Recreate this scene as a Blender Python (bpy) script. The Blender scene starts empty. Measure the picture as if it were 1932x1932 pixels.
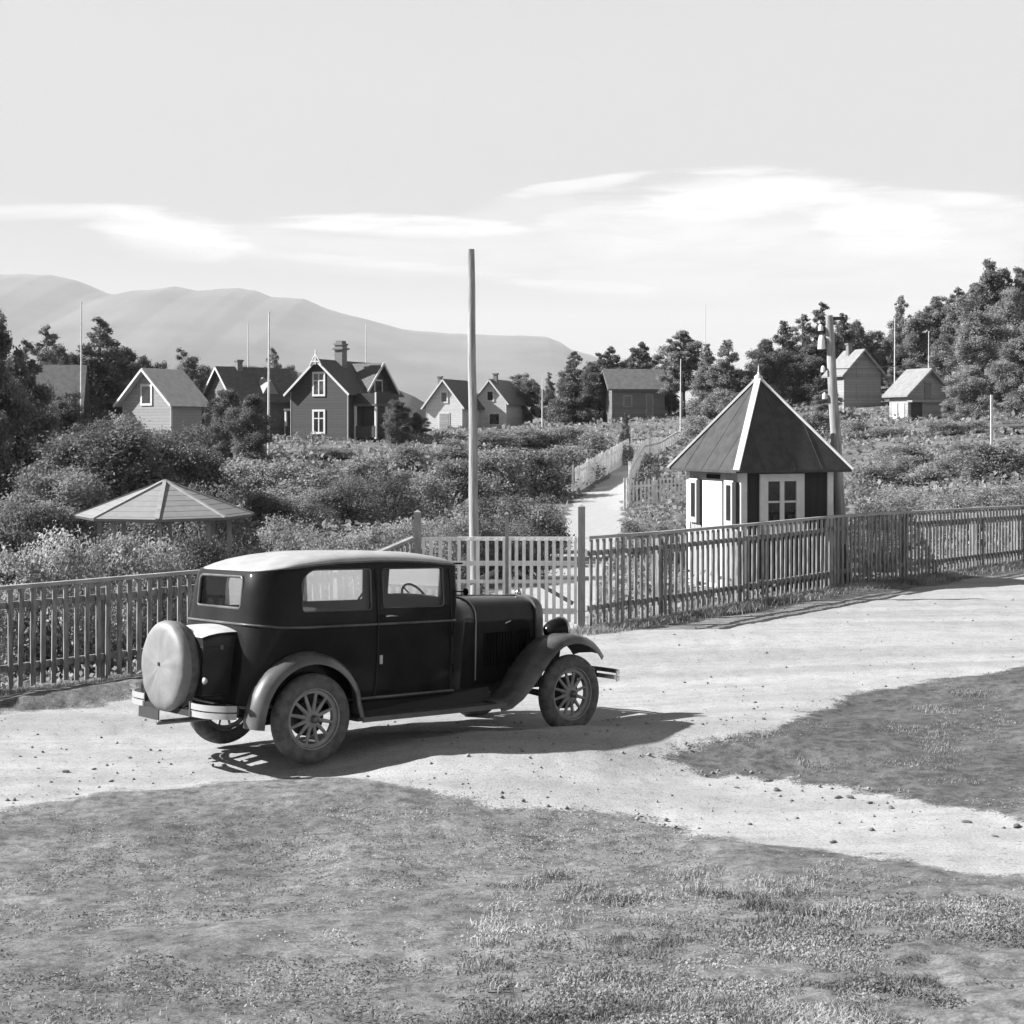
import bpy, bmesh, math, random
import numpy as np
from mathutils import Vector, Matrix
R = math.radians
sc = bpy.context.scene
col = sc.collection
rng = np.random.default_rng(7)
random.seed(7)

# ------------------------------------------------------------------ camera
F_PX, CX, HY, EYE = 2705.0, 966.0, 815.0, 2.9      # focal length, centre and horizon for a 1932 px wide frame
cd = bpy.data.cameras.new('camera'); cam = bpy.data.objects.new('camera', cd); col.objects.link(cam)
cam.location = (0, 0, EYE); cam.rotation_euler = (R(90), 0, 0)
cd.sensor_width = 36; cd.lens = 36*F_PX/1932; cd.shift_y = -(966-HY)/1932
cd.clip_start = 0.1; cd.clip_end = 40000
sc.camera = cam

# ------------------------------------------------------------------ sky and sun
SUN_EL, SUN_AZ = R(34.5), R(1.5)          # azimuth: degrees behind the left-hand side of the view
sun_dir = Vector((-math.cos(SUN_AZ)*math.cos(SUN_EL), math.sin(SUN_AZ)*math.cos(SUN_EL), math.sin(SUN_EL)))
ld = bpy.data.lights.new('sun', 'SUN'); ld.energy = 5.0; ld.angle = R(0.5); ld.color = (1, 1, 1)
lo = bpy.data.objects.new('sun', ld); col.objects.link(lo)
lo.rotation_euler = sun_dir.to_track_quat('Z', 'Y').to_euler()
sc.view_settings.view_transform = 'Standard'; sc.view_settings.look = 'None'
sc.view_settings.gamma = 1; sc.view_settings.exposure = 1.35
sc.cycles.max_bounces = 8; sc.cycles.volume_bounces = 1; sc.cycles.transparent_max_bounces = 12

def node(nt, t, **kw):
    n = nt.nodes.new(t)
    for k, v in kw.items():
        if k.startswith('i_'): n.inputs[int(k[2:])].default_value = v
        else: setattr(n, k, v)
    return n
def mth(nt, op, a, b=None, c=None, clamp=False):
    n = nt.nodes.new('ShaderNodeMath'); n.operation = op; n.use_clamp = clamp
    for i, v in enumerate((a, b, c)):
        if v is None: continue
        if isinstance(v, (int, float)): n.inputs[i].default_value = v
        else: nt.links.new(v, n.inputs[i])
    return n.outputs[0]
def sstep(nt, v, a, b, lo_=0.0, hi_=1.0):
    n = nt.nodes.new('ShaderNodeMapRange'); n.interpolation_type = 'SMOOTHSTEP'
    n.inputs[1].default_value = a; n.inputs[2].default_value = b; n.inputs[3].default_value = lo_; n.inputs[4].default_value = hi_
    nt.links.new(v, n.inputs[0]); return n.outputs[0]

world = bpy.data.worlds.new('World'); sc.world = world; world.use_nodes = True
nt = world.node_tree; nt.nodes.clear()
out = node(nt, 'ShaderNodeOutputWorld'); bg = node(nt, 'ShaderNodeBackground'); bg.inputs[1].default_value = 0.10
sky = node(nt, 'ShaderNodeTexSky'); sky.sky_type = 'NISHITA'; sky.sun_disc = False
sky.sun_elevation = SUN_EL; sky.sun_rotation = math.atan2(sun_dir.x, sun_dir.y)
sky.air_density = 1.0; sky.dust_density = 2.5; sky.ozone_density = 1.0
sp = node(nt, 'ShaderNodeSeparateColor'); nt.links.new(sky.outputs[0], sp.inputs[0])
grey = mth(nt, 'ADD', mth(nt, 'MULTIPLY', sp.outputs[0], 0.75), mth(nt, 'MULTIPLY', sp.outputs[1], 0.25))   # monochrome film behind a yellow-red filter
tc = node(nt, 'ShaderNodeTexCoord'); sx = node(nt, 'ShaderNodeSeparateXYZ'); nt.links.new(tc.outputs['Generated'], sx.inputs[0])
az = mth(nt, 'ARCTAN2', sx.outputs[0], sx.outputs[1]); el = mth(nt, 'ARCSINE', sx.outputs[2])
cmb = node(nt, 'ShaderNodeCombineXYZ'); nt.links.new(mth(nt, 'MULTIPLY', az, 5.0), cmb.inputs[0]); nt.links.new(mth(nt, 'MULTIPLY', el, 34.0), cmb.inputs[1])
nz = node(nt, 'ShaderNodeTexNoise'); nz.inputs['Scale'].default_value = 1.6; nz.inputs['Detail'].default_value = 6; nz.inputs['Roughness'].default_value = 0.6
nt.links.new(cmb.outputs[0], nz.inputs['Vector'])
cmb2 = node(nt, 'ShaderNodeCombineXYZ'); nt.links.new(mth(nt, 'MULTIPLY', az, 7.0), cmb2.inputs[0]); nt.links.new(mth(nt, 'ADD', mth(nt, 'MULTIPLY', el, 120.0), mth(nt, 'MULTIPLY', nz.outputs[0], 3.0)), cmb2.inputs[1])
nz3 = node(nt, 'ShaderNodeTexNoise'); nz3.inputs['Scale'].default_value = 1.1; nz3.inputs['Detail'].default_value = 7; nz3.inputs['Roughness'].default_value = 0.62; nt.links.new(cmb2.outputs[0], nz3.inputs['Vector'])
wob = mth(nt, 'ADD', mth(nt, 'MULTIPLY', mth(nt, 'SUBTRACT', nz.outputs[0], 0.5), 2.0), mth(nt, 'MULTIPLY', mth(nt, 'SUBTRACT', nz3.outputs[0], 0.5), 1.9))
nz2 = node(nt, 'ShaderNodeTexNoise'); nz2.inputs['Scale'].default_value = 2.6; nz2.inputs['Detail'].default_value = 8; nz2.inputs['Roughness'].default_value = 0.65; nz2.inputs['Distortion'].default_value = .6
nt.links.new(cmb.outputs[0], nz2.inputs['Vector'])
# lens-shaped clouds: azimuth, elevation, half-width, half-height (radians), opacity, tilt
CL = [(8.8, 9.0, 5.0, 1.45, 1.0, .06), (7.4, 8.1, 5.0, 1.3, .75, .15), (14.0, 7.9, 3.6, 1.55, 1.0, -.1), (17.4, 8.75, 4.2, .42, .8, -.1), (12.5, 6.5, 4.0, .55, .5, 0),
      (-13.2, 7.7, 3.6, .8, 1.0, -.14), (-17.5, 8.4, 4.2, .30, .75, .05), (-4.3, 8.1, 5.5, .55, .9, -.02), (2.3, 9.7, 3.4, .28, .7, .14), (0.5, 8.7, 3.0, .8, .3, .1),
      (-6.0, 6.75, 8.0, .26, .6, -.07), (2.7, 5.8, 4.0, .25, .6, -.06), (-9, 7.4, 7, .8, .35, -.05), (6, 6.6, 7, .9, .35, 0), (9, 7.7, 9, 2.2, .62, -.03), (-2, 7.4, 8, 1.1, .45, 0), (15, 7.4, 7, 1.8, .6, 0)]
tot = None
for a0, e0, ra, re, op, ti in CL:
    da = mth(nt, 'SUBTRACT', az, R(a0)); de = mth(nt, 'SUBTRACT', el, R(e0))
    de = mth(nt, 'SUBTRACT', de, mth(nt, 'MULTIPLY', da, ti))
    up_ = mth(nt, 'MAXIMUM', de, 0.0); dn_ = mth(nt, 'MAXIMUM', mth(nt, 'MULTIPLY', de, -1.0), 0.0)
    dy = mth(nt, 'ADD', mth(nt, 'DIVIDE', up_, R(re)), mth(nt, 'DIVIDE', dn_, R(re*1.5)))
    q = mth(nt, 'ADD', mth(nt, 'POWER', mth(nt, 'ABSOLUTE', mth(nt, 'DIVIDE', da, R(ra))), 2.0), mth(nt, 'POWER', dy, 2.0))
    q = mth(nt, 'SUBTRACT', q, wob)
    v = mth(nt, 'MULTIPLY', sstep(nt, q, 0.25, 1.15, 1.0, 0.0), mth(nt, 'MULTIPLY', sstep(nt, mth(nt, 'DIVIDE', dn_, R(re)), 0.0, 1.5, 1.0, .25), op))
    tot = v if tot is None else mth(nt, 'MAXIMUM', tot, v)
# even veil that lifts the lower sky to pale grey, then clouds
low = mth(nt, 'MULTIPLY', sstep(nt, el, R(20), R(50), 1.0, 0.12), sstep(nt, el, R(3), R(16), .66, 1.0))
base = mth(nt, 'ADD', mth(nt, 'MULTIPLY', grey, SKY_A := 0.08), mth(nt, 'MULTIPLY', low, SKY_B := 2.36))
tot2 = mth(nt, 'MULTIPLY', mth(nt, 'MULTIPLY', tot, sstep(nt, nz2.outputs[0], .3, .62, .55, 1.0)), 1.5)
fin = mth(nt, 'ADD', base, tot2)
cc = node(nt, 'ShaderNodeCombineColor')
for i in range(3): nt.links.new(fin, cc.inputs[i])
nt.links.new(cc.outputs[0], bg.inputs[0]); nt.links.new(bg.outputs[0], out.inputs[0])

# ------------------------------------------------------------------ materials (the photograph is monochrome: every colour is a grey)
KA = 0.78
def mat(name, v, rough=0.8, var=0.0, scale=5.0, metal=0.0, bump=0.0, bscale=None, spec=None, stretch=(1, 1, 1), transl=0.0, coat=0.0, obj=True, detail=5):
    v = v*KA
    m = bpy.data.materials.new(name); m.use_nodes = True; nt = m.node_tree; nt.nodes.clear()
    o = node(nt, 'ShaderNodeOutputMaterial'); p = node(nt, 'ShaderNodeBsdfPrincipled')
    p.inputs['Roughness'].default_value = rough; p.inputs['Metallic'].default_value = metal
    if spec is not None: p.inputs['Specular IOR Level'].default_value = spec
    p.inputs['Coat Weight'].default_value = coat; p.inputs['Coat Roughness'].default_value = 0.07; p.inputs['Coat IOR'].default_value = 1.3
    t = node(nt, 'ShaderNodeTexCoord'); mp = node(nt, 'ShaderNodeMapping'); mp.inputs['Scale'].default_value = stretch
    nt.links.new(t.outputs['Object'] if obj else node(nt, 'ShaderNodeNewGeometry').outputs['Position'], mp.inputs[0])
    n1 = node(nt, 'ShaderNodeTexNoise'); n1.inputs['Scale'].default_value = scale; n1.inputs['Detail'].default_value = detail; n1.inputs['Roughness'].default_value = .6
    nt.links.new(mp.outputs[0], n1.inputs['Vector'])
    val = mth(nt, 'MULTIPLY', sstep(nt, n1.outputs[0], .28, .72, 1-var, 1+var), v)
    c = node(nt, 'ShaderNodeCombineColor')
    for i in range(3): nt.links.new(val, c.inputs[i])
    nt.links.new(c.outputs[0], p.inputs['Base Color'])
    if bump:
        n2 = node(nt, 'ShaderNodeTexNoise'); n2.inputs['Scale'].default_value = bscale or scale*3; n2.inputs['Detail'].default_value = 6
        nt.links.new(mp.outputs[0], n2.inputs['Vector'])
        b = node(nt, 'ShaderNodeBump'); b.inputs['Strength'].default_value = bump; b.inputs['Distance'].default_value = .02
        nt.links.new(n2.outputs[0], b.inputs['Height']); nt.links.new(b.outputs[0], p.inputs['Normal'])
    sh = p.outputs[0]
    if transl:
        tr = node(nt, 'ShaderNodeBsdfTranslucent'); nt.links.new(c.outputs[0], tr.inputs[0]); mx = node(nt, 'ShaderNodeMixShader'); mx.inputs[0].default_value = transl
        nt.links.new(p.outputs[0], mx.inputs[1]); nt.links.new(tr.outputs[0], mx.inputs[2]); sh = mx.outputs[0]
    nt.links.new(sh, o.inputs[0]); return m
def leafmat(name, v, var=.5, tr=.5):
    m = mat(name, v/KA, rough=.65, var=var, scale=1.6, transl=tr, spec=.25, obj=False); return m
def glassmat(name, tint, rough=.03, refl=.12, alpha=.12):
    m = bpy.data.materials.new(name); m.use_nodes = True; nt = m.node_tree; nt.nodes.clear()
    o = node(nt, 'ShaderNodeOutputMaterial'); tr = node(nt, 'ShaderNodeBsdfTransparent'); gl = node(nt, 'ShaderNodeBsdfGlossy'); gl.inputs['Roughness'].default_value = rough
    df = node(nt, 'ShaderNodeBsdfTranslucent'); df.inputs[0].default_value = (tint, tint, tint, 1)
    fr = node(nt, 'ShaderNodeFresnel'); fr.inputs[0].default_value = 1.45
    m1 = node(nt, 'ShaderNodeMixShader'); m1.inputs[0].default_value = alpha
    nt.links.new(tr.outputs[0], m1.inputs[1]); nt.links.new(df.outputs[0], m1.inputs[2])
    m2 = node(nt, 'ShaderNodeMixShader'); nt.links.new(fr.outputs[0], m2.inputs[0]); nt.links.new(m1.outputs[0], m2.inputs[1]); nt.links.new(gl.outputs[0], m2.inputs[2])
    nt.links.new(m2.outputs[0], o.inputs[0]); return m
def boardmat(name, v, rough=.75, pitch=.12, axis=2, var=.12, depth=.5):
    """painted boarding: joints drawn by a wave bump, tone varies from board to board"""
    v = v*KA
    m = bpy.data.materials.new(name); m.use_nodes = True; nt = m.node_tree; nt.nodes.clear()
    o = node(nt, 'ShaderNodeOutputMaterial'); p = node(nt, 'ShaderNodeBsdfPrincipled'); p.inputs['Roughness'].default_value = rough
    t = node(nt, 'ShaderNodeTexCoord'); s = node(nt, 'ShaderNodeSeparateXYZ'); nt.links.new(t.outputs['Object'], s.inputs[0])
    src = mth(nt, 'ADD', s.outputs[0], s.outputs[1]) if axis == 'h' else s.outputs[axis]
    q = mth(nt, 'DIVIDE', src, pitch); fr = mth(nt, 'FRACT', q); fl = mth(nt, 'FLOOR', q)
    wn = node(nt, 'ShaderNodeTexWhiteNoise', noise_dimensions='1D'); nt.links.new(fl, wn.inputs['W'])
    n1 = node(nt, 'ShaderNodeTexNoise'); n1.inputs['Scale'].default_value = 7; nt.links.new(t.outputs['Object'], n1.inputs['Vector'])
    jo = sstep(nt, fr, 0.0, .10, .35, 1.0)
    val = mth(nt, 'MULTIPLY', mth(nt, 'MULTIPLY', mth(nt, 'MULTIPLY_ADD', wn.outputs[0], 2*var, 1-var), mth(nt, 'MULTIPLY_ADD', n1.outputs[0], .4, .8)), v)
    val = mth(nt, 'MULTIPLY', val, jo)
    c = node(nt, 'ShaderNodeCombineColor')
    for i in range(3): nt.links.new(val, c.inputs[i])
    nt.links.new(c.outputs[0], p.inputs[0])
    b = node(nt, 'ShaderNodeBump'); b.inputs['Strength'].default_value = depth; b.inputs['Distance'].default_value = .02
    nt.links.new(jo, b.inputs['Height']); nt.links.new(b.outputs[0], p.inputs['Normal'])
    nt.links.new(p.outputs[0], o.inputs[0]); return m

M = {
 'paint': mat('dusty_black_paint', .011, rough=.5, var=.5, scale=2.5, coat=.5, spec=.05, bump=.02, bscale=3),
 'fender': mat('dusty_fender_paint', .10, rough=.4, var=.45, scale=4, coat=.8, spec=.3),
 'rooffab': mat('grey_roof_fabric', .42, rough=.42, var=.12, scale=6, bump=.15, bscale=60),
 'trunk': mat('trunk_lacquer', .03, rough=.5, var=.3, scale=4, coat=.5, spec=.1), 'lid': mat('lid_dust_and_glare', .6, rough=.4, var=.15, scale=6),  # lid: dust and the sky glare on the trunk top put into its colour
 'chrome': mat('nickel', .6, rough=.22, metal=1, var=.1),
 'dullmetal': mat('dull_metal', .15, rough=.5, metal=.5, var=.15),
 'tyre': mat('dusty_tyre', .115, rough=.9, var=.35, scale=14, bump=.2),
 'spoke': mat('dusty_spoke_paint', .29, rough=.6, var=.25, scale=10),
 'cover': mat('pale_oilcloth', .22, rough=.55, var=.22, scale=3, bump=.5, bscale=4),
 'rubber': mat('rubber_mat', .06, rough=.8, var=.3), 'black': mat('black_underside', .012, rough=.7),
 'seat': mat('dark_upholstery', .05, rough=.9, var=.2), 'pinstripe': mat('pinstripe_metal', .30, rough=.4, var=.1),
 'lampglass': mat('lamp_glass', .5, rough=.1, spec=.8), 'plate': mat('plate_enamel', .05, rough=.4),
 'glass': glassmat('car_glass', .8, alpha=.33), 'pane': mat('dark_window_pane', .03, rough=.06, spec=.7, var=.3, scale=2),
 'fence': mat('weathered_fence_paint', .23, rough=.85, var=.5, scale=4, stretch=(6, 6, 1), bump=.2),
 'fence_top': mat('fence_cap_paint', .33, rough=.8, var=.2, scale=5),
 'gate': mat('pale_gate_paint', .85, rough=.75, var=.15, scale=5, stretch=(5, 5, 1)),
 'post': mat('grey_post_paint', .30, rough=.8, var=.2, scale=5, stretch=(5, 5, 1)),
 'whitewood': mat('white_painted_wood', .72, rough=.7, var=.12, scale=5),
 'whitefence': mat('old_white_fence_paint', .80, rough=.8, var=.2, scale=4),
 'pole': mat('bleached_pole_wood', .34, rough=.85, var=.35, scale=3, stretch=(8, 8, .6), bump=.4), 'tar': mat('tar', .012, rough=.6, var=.3),
 'porcelain': mat('porcelain', .75, rough=.2), 'wire': mat('wire', .03, rough=.5),
 'hut_dark': boardmat('dark_boards_with_shade', .014, pitch=.16, axis='h'), 'hut_white': boardmat('white_boards', .36, pitch=.13, axis='h', var=.05),  # the dark boards carry the shade of the hut's road-side face in their colour
 'hut_roof': mat('roofing_felt', .078, rough=.85, spec=.08, var=.18, scale=5, bump=.25, bscale=30), 'trim': mat('white_trim', .66, rough=.65, var=.08),
 'pav_roof': boardmat('bleached_roof_boards', .26, pitch=.075, axis=2, var=.1), 'pav_wood': mat('pavilion_wood', .32, rough=.8, var=.2),
 'red_wall': boardmat('dark_red_boards', .052, pitch=.18, axis=2, var=.1), 'soft_wall': boardmat('soft_grey_boards', .30, pitch=.18, axis=2, var=.06), 'light_wall': boardmat('light_boards', .62, pitch=.18, axis=2, var=.06),
 'mid_wall': boardmat('brown_boards', .16, pitch=.18, axis=2), 'grey_wall': boardmat('grey_boards', .32, pitch=.2, axis=2),
 'slate': mat('slate_roof', .14, rough=.6, var=.2, scale=3), 'light_roof': mat('light_grey_roof', .62, rough=.5, var=.12, scale=3), 'pale_slate': mat('pale_slate_roof', .26, rough=.55, var=.15, scale=3), 'dark_slate': mat('dark_tile_roof', .09, rough=.7, var=.25, scale=4),
 'brick': mat('brick', .2, rough=.9, var=.3, scale=10), 'wdark': mat('dark_opening', .02, rough=.5),
 'bark': mat('bark', .09, rough=.95, var=.4, scale=5, stretch=(3, 3, .5), bump=.5), 'stem': mat('stem', .10, rough=.95, var=.3),
 'leaf_dark': leafmat('dark_foliage', .15, tr=.35), 'leaf_mid': leafmat('mid_foliage', .235, tr=.38), 'leaf_light': leafmat('light_foliage', .29), 'leaf_pale': leafmat('pale_foliage', .36),
 'grassleaf': mat('dry_grass', .335, rough=.9, var=.55, scale=1.3, transl=.3, obj=False, spec=.2), 'grassgreen': mat('rough_grass', .37, rough=.8, var=.5, scale=1.3, transl=.3, obj=False, spec=.2),
 'stone': mat('stone', .14, rough=.9, var=.4, scale=8, bump=.4), 'pebble': mat('pebble', .24, rough=.9, var=.5, scale=9, obj=False),
 'mount': mat('mountain_rock', .062, rough=1, var=.55, scale=.0035, obj=False, detail=8), 'hill': mat('wooded_hill', .10, rough=1, var=.35, scale=.05, obj=False, detail=8),
}

# ------------------------------------------------------------------ mesh helpers
def make(name, verts, faces, m=None, parent=None, smooth=False, auto=None):
    me = bpy.data.meshes.new(name)
    if isinstance(faces, np.ndarray):
        nv, nf, k = len(verts), len(faces), faces.shape[1]
        me.vertices.add(nv); me.vertices.foreach_set('co', np.asarray(verts, dtype=np.float32).ravel())
        me.loops.add(nf*k); me.loops.foreach_set('vertex_index', faces.astype(np.int32).ravel())
        me.polygons.add(nf); me.polygons.foreach_set('loop_start', np.arange(0, nf*k, k, dtype=np.int32)); me.polygons.foreach_set('loop_total', np.full(nf, k, dtype=np.int32))
        me.update(calc_edges=True)
    else:
        me.from_pydata([tuple(v) for v in verts], [], [tuple(f) for f in faces]); me.update()
    if m is not None: me.materials.append(m)
    if smooth: me.polygons.foreach_set('use_smooth', [True]*len(me.polygons))
    o = bpy.data.objects.new(name, me); col.objects.link(o)
    if parent is not None: o.parent = parent
    if auto: me.set_sharp_from_angle(angle=R(auto))
    return o
def root(name, loc, rz=0): 
    o = bpy.data.objects.new(name, None); col.objects.link(o); o.location = loc; o.rotation_euler = (0, 0, rz); o.empty_display_size = .2; return o
def tag(o, label=None, cat=None, group=None, kind=None):
    if label: o['label'] = label
    if cat: o['category'] = cat
    if group: o['group'] = group
    if kind: o['kind'] = kind
    return o
class MB:
    def __init__(s): s.v = []; s.f = []
    def add(s, v, f):
        b = len(s.v); s.v += [tuple(p) for p in v]; s.f += [tuple(i+b for i in q) for q in f]; return s
    def box(s, x0, x1, y0, y1, z0, z1, T=None):
        v = [(x, y, z) for z in (z0, z1) for y in (y0, y1) for x in (x0, x1)]
        if T is not None: v = [tuple(T @ Vector(p)) for p in v]
        return s.add(v, [(0, 2, 3, 1), (4, 5, 7, 6), (0, 1, 5, 4), (2, 6, 7, 3), (0, 4, 6, 2), (1, 3, 7, 5)])
    def bar(s, a, b, w, h=None, up=(0, 0, 1)):
        """square bar from a to b, w across, h along 'up'"""
        h = h or w; a = Vector(a); b = Vector(b); d = (b-a).normalized(); u = Vector(up); x = d.cross(u)
        if x.length < 1e-4: u = Vector((0, 1, 0)); x = d.cross(u)
        x.normalize(); y = x.cross(d).normalized()
        v = [p + x*sx*w/2 + y*sy*h/2 for p in (a, b) for sx, sy in ((-1, -1), (1, -1), (1, 1), (-1, 1))]
        return s.add(v, [(0, 1, 2, 3), (7, 6, 5, 4), (0, 4, 5, 1), (1, 5, 6, 2), (2, 6, 7, 3), (3, 7, 4, 0)])
    def tube(s, pts, r, n=8, caps=True):
        pts = [Vector(p) for p in pts]; rr = r if isinstance(r, (list, tuple)) else [r]*len(pts)
        V = []; px = None
        for i, p in enumerate(pts):
            d = (pts[min(i+1, len(pts)-1)]-pts[max(i-1, 0)]).normalized()
            if px is None:
                px = d.cross(Vector((0, 0, 1)))
                if px.length < 1e-3: px = d.cross(Vector((0, 1, 0)))
            px = (px - d*px.dot(d)).normalized(); py = d.cross(px)
            for k in range(n):
                a = 2*math.pi*k/n; V.append(p + (px*math.cos(a)+py*math.sin(a))*rr[i])
        Fc = []
        for i in range(len(pts)-1):
            for k in range(n): Fc.append((i*n+k, i*n+(k+1) % n, (i+1)*n+(k+1) % n, (i+1)*n+k))
        if caps: Fc.append(tuple(range(n-1, -1, -1))); Fc.append(tuple(range((len(pts)-1)*n, len(pts)*n)))
        return s.add(V, Fc)
    def lathe(s, prof, n=32, T=None, closed=False):
        """profile of (radius, height) turned about z"""
        V = []
        for r_, z_ in prof:
            for k in range(n):
                a = 2*math.pi*k/n; V.append(Vector((r_*math.cos(a), r_*math.sin(a), z_)))
        if T is not None: V = [T @ v for v in V]
        Fc = []; m_ = len(prof)
        for i in range(m_ if closed else m_-1):
            j = (i+1) % m_
            for k in range(n): Fc.append((i*n+k, i*n+(k+1) % n, j*n+(k+1) % n, j*n+k))
        return s.add(V, Fc)
    def loft(s, rings, cap=True, closed=True):
        n = len(rings[0]); V = [p for r_ in rings for p in r_]; Fc = []
        for i in range(len(rings)-1):
            for k in range(n if closed else n-1): Fc.append((i*n+k, i*n+(k+1) % n, (i+1)*n+(k+1) % n, (i+1)*n+k))
        if cap: Fc.append(tuple(range(n-1, -1, -1))); Fc.append(tuple(range((len(rings)-1)*n, len(rings)*n)))
        return s.add(V, Fc)
    def build(s, name, m, parent=None, smooth=False, auto=None):
        o = make(name, s.v, s.f, m, parent, smooth, auto)
        bm = bmesh.new(); bm.from_mesh(o.data); bmesh.ops.recalc_face_normals(bm, faces=bm.faces); bm.to_mesh(o.data); bm.free()
        if auto: o.data.set_sharp_from_angle(angle=R(auto))
        return o
def bevel(o, w, seg=2):
    md = o.modifiers.new('bevel', 'BEVEL'); md.width = w; md.segments = seg; md.limit_method = 'ANGLE'; md.angle_limit = R(40); return o
def copy_tree(o, parent=None, loc=None, rz=None):
    c = o.copy(); col.objects.link(c)
    if parent is not None: c.parent = parent
    if loc is not None: c.location = loc
    if rz is not None: c.rotation_euler = (0, 0, rz)
    for ch in list(o.children): copy_tree(ch, c)
    return c

# ------------------------------------------------------------------ terrain
def wp(x, y, z):      # direction through a mark of the survey sheet met with height z
    D = (EYE-z)*F_PX/(y-HY); return ((x-CX)/F_PX*D, D)
def wd(x, D): return ((x-CX)/F_PX*D, D)
ctrl = []
def cp(X, Y, z): ctrl.append((X, Y, z))
for X, Y, z in [(0, 0, 1.3), (-6, 0, 1.25), (6, 0, 1.35), (0, -8, 1.5), (-20, -5, 1.4), (20, -5, 1.6), (0, 5, .62), (-3, 5.5, .5), (3, 5.5, .66), (0, 7.5, .28), (-3, 7.5, .2), (3, 7.5, .36), (6, 7.5, .5),
                (0, 9.5, .08), (-3, 9.5, .08), (3, 9.5, .16), (-8, 9, .2), (8, 10, .3), (-20, 12, 0), (20, 14, .3),
                (-2.2, 12.7, .04), (-1.7, 12.2, .04), (.1, 14.8, -.12), (.6, 14.3, -.1), (-2.7, 13.3, -.02), (1.5, 12.5, 0), (-4, 12, .03), (4, 13, .02), (3, 17, .0), (6, 16, .12), (7, 20, .1), (-5.9, 16, -.1), (-4.2, 17.2, -.12), (-2.3, 19.3, -.12), (0, 17, -.12), (0, 21, -.1), (1, 20.6, .0), (.7, 13.1, .19), (-.6, 12.2, .19), (1.7, 13.5, .15),  # the last points raise a road hump, added to shorten the car's shadow
                (3.7, 23.3, .06), (5.9, 25.5, .08), (9.6, 29.2, .07), (13, 33, .05), (14, 26, .2), (20, 40, .1), (-6.4, 18, -.3), (-4, 20, -.4), (-2, 25, -.3), (-6, 24, -.4), (-9, 30, -.4), (-4, 32, -.3), (0, 30, -.2), (4.1, 26.2, -.02), (5, 32, -.1), (10, 36, .3)]: cp(X, Y, z)
for x, D, z in [(100, 45, .0), (400, 45, 0), (700, 45, 0), (1000, 42, -.05), (1150, 45, -.05), (1240, 57, -.1), (1400, 45, .1), (1700, 45, .8), (1932, 45, 1.0), (2200, 45, 1.3),
                (-100, 70, .8), (200, 70, 1.0), (500, 70, 1.0), (800, 70, .9), (1090, 65, .26), (1190, 93, 1.05), (1350, 75, 1.5), (1600, 70, 2.4), (1900, 70, 3.0), (2200, 70, 3.4),
                (-100, 90, 1.8), (120, 88, 1.9), (300, 88, 1.9), (450, 100, 2.3), (597, 95, 2.4), (700, 97, 2.4), (840, 125, 2.55), (940, 128, 3.3), (1000, 95, 2.0), (1190, 110, 3.8), (1300, 110, 4.2), (1450, 100, 4.0), (1620, 106, 4.7), (1745, 95, 3.7), (1900, 100, 5.2), (2200, 100, 6.5),
                (-100, 160, 3), (500, 160, 2), (900, 180, 2.5), (1200, 160, 5), (1500, 150, 7), (1800, 150, 9), (2200, 150, 12), (-200, 300, 0), (500, 300, -4), (1000, 300, -4), (1500, 300, 8), (2000, 300, 14), (2600, 300, 18)]:
    X, Y = wd(x, D); cp(X, Y, z)
for a in (60, 120, 180, 240, 300):
    for r_ in (60, 200): cp(r_*math.sin(R(a)), r_*math.cos(R(a)), 1.5)
C_ = np.array(ctrl); LIN = 0.25
def _phi(d): return -np.sqrt(d*d+LIN)
_d = np.linalg.norm(C_[:, None, :2]-C_[None, :, :2], axis=2)
_A = np.block([[_phi(_d)+1e-3*np.eye(len(C_)), np.ones((len(C_), 1))], [np.ones((1, len(C_))), np.zeros((1, 1))]])
_W = np.linalg.solve(_A, np.concatenate([C_[:, 2], [0]]))
def tz(X, Y):
    X = np.atleast_1d(np.asarray(X, float)); Y = np.atleast_1d(np.asarray(Y, float)); o = np.zeros(X.shape)
    xf, yf = X.ravel(), Y.ravel(); res = np.empty(len(xf))
    for i in range(0, len(xf), 20000):
        d = np.sqrt((xf[i:i+20000, None]-C_[None, :, 0])**2+(yf[i:i+20000, None]-C_[None, :, 1])**2)
        res[i:i+20000] = _phi(d) @ _W[:-1]+_W[-1]
    r_ = np.hypot(xf, yf); k = np.clip((r_-320)/900, 0, 1); k = k*k*(3-2*k)
    return (res*(1-k)+(-30)*k).reshape(X.shape)
def gz(x, y): return float(tz([x], [y])[0])
def vnoise(x, y, s, seed=0):
    """smooth value noise"""
    x = x/s; y = y/s; xi = np.floor(x).astype(np.int64); yi = np.floor(y).astype(np.int64); fx = x-xi; fy = y-yi
    fx = fx*fx*(3-2*fx); fy = fy*fy*(3-2*fy)
    def h(a, b):
        v = (a*374761393+b*668265263+seed*1442695041) & 0x7fffffff; v = ((v ^ (v >> 13))*1274126177) & 0x7fffffff
        return ((v ^ (v >> 16)) & 0xffff)/65535.0
    return (h(xi, yi)*(1-fx)+h(xi+1, yi)*fx)*(1-fy)+(h(xi, yi+1)*(1-fx)+h(xi+1, yi+1)*fx)*fy
def fbm(x, y, s, o=4, seed=0): return sum(vnoise(x, y, s/2**k, seed+k)*.5**k for k in range(o))/sum(.5**k for k in range(o))
def inpoly(X, Y, P):
    c = np.zeros(X.shape, bool); n = len(P)
    for i in range(n):
        x1, y1 = P[i]; x2, y2 = P[(i+1) % n]
        cond = ((y1 > Y) != (y2 > Y)); t = (x2-x1)*(Y-y1)/((y2-y1) if y2 != y1 else 1e-9)+x1
        c ^= cond & (X < t)
    return c
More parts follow.
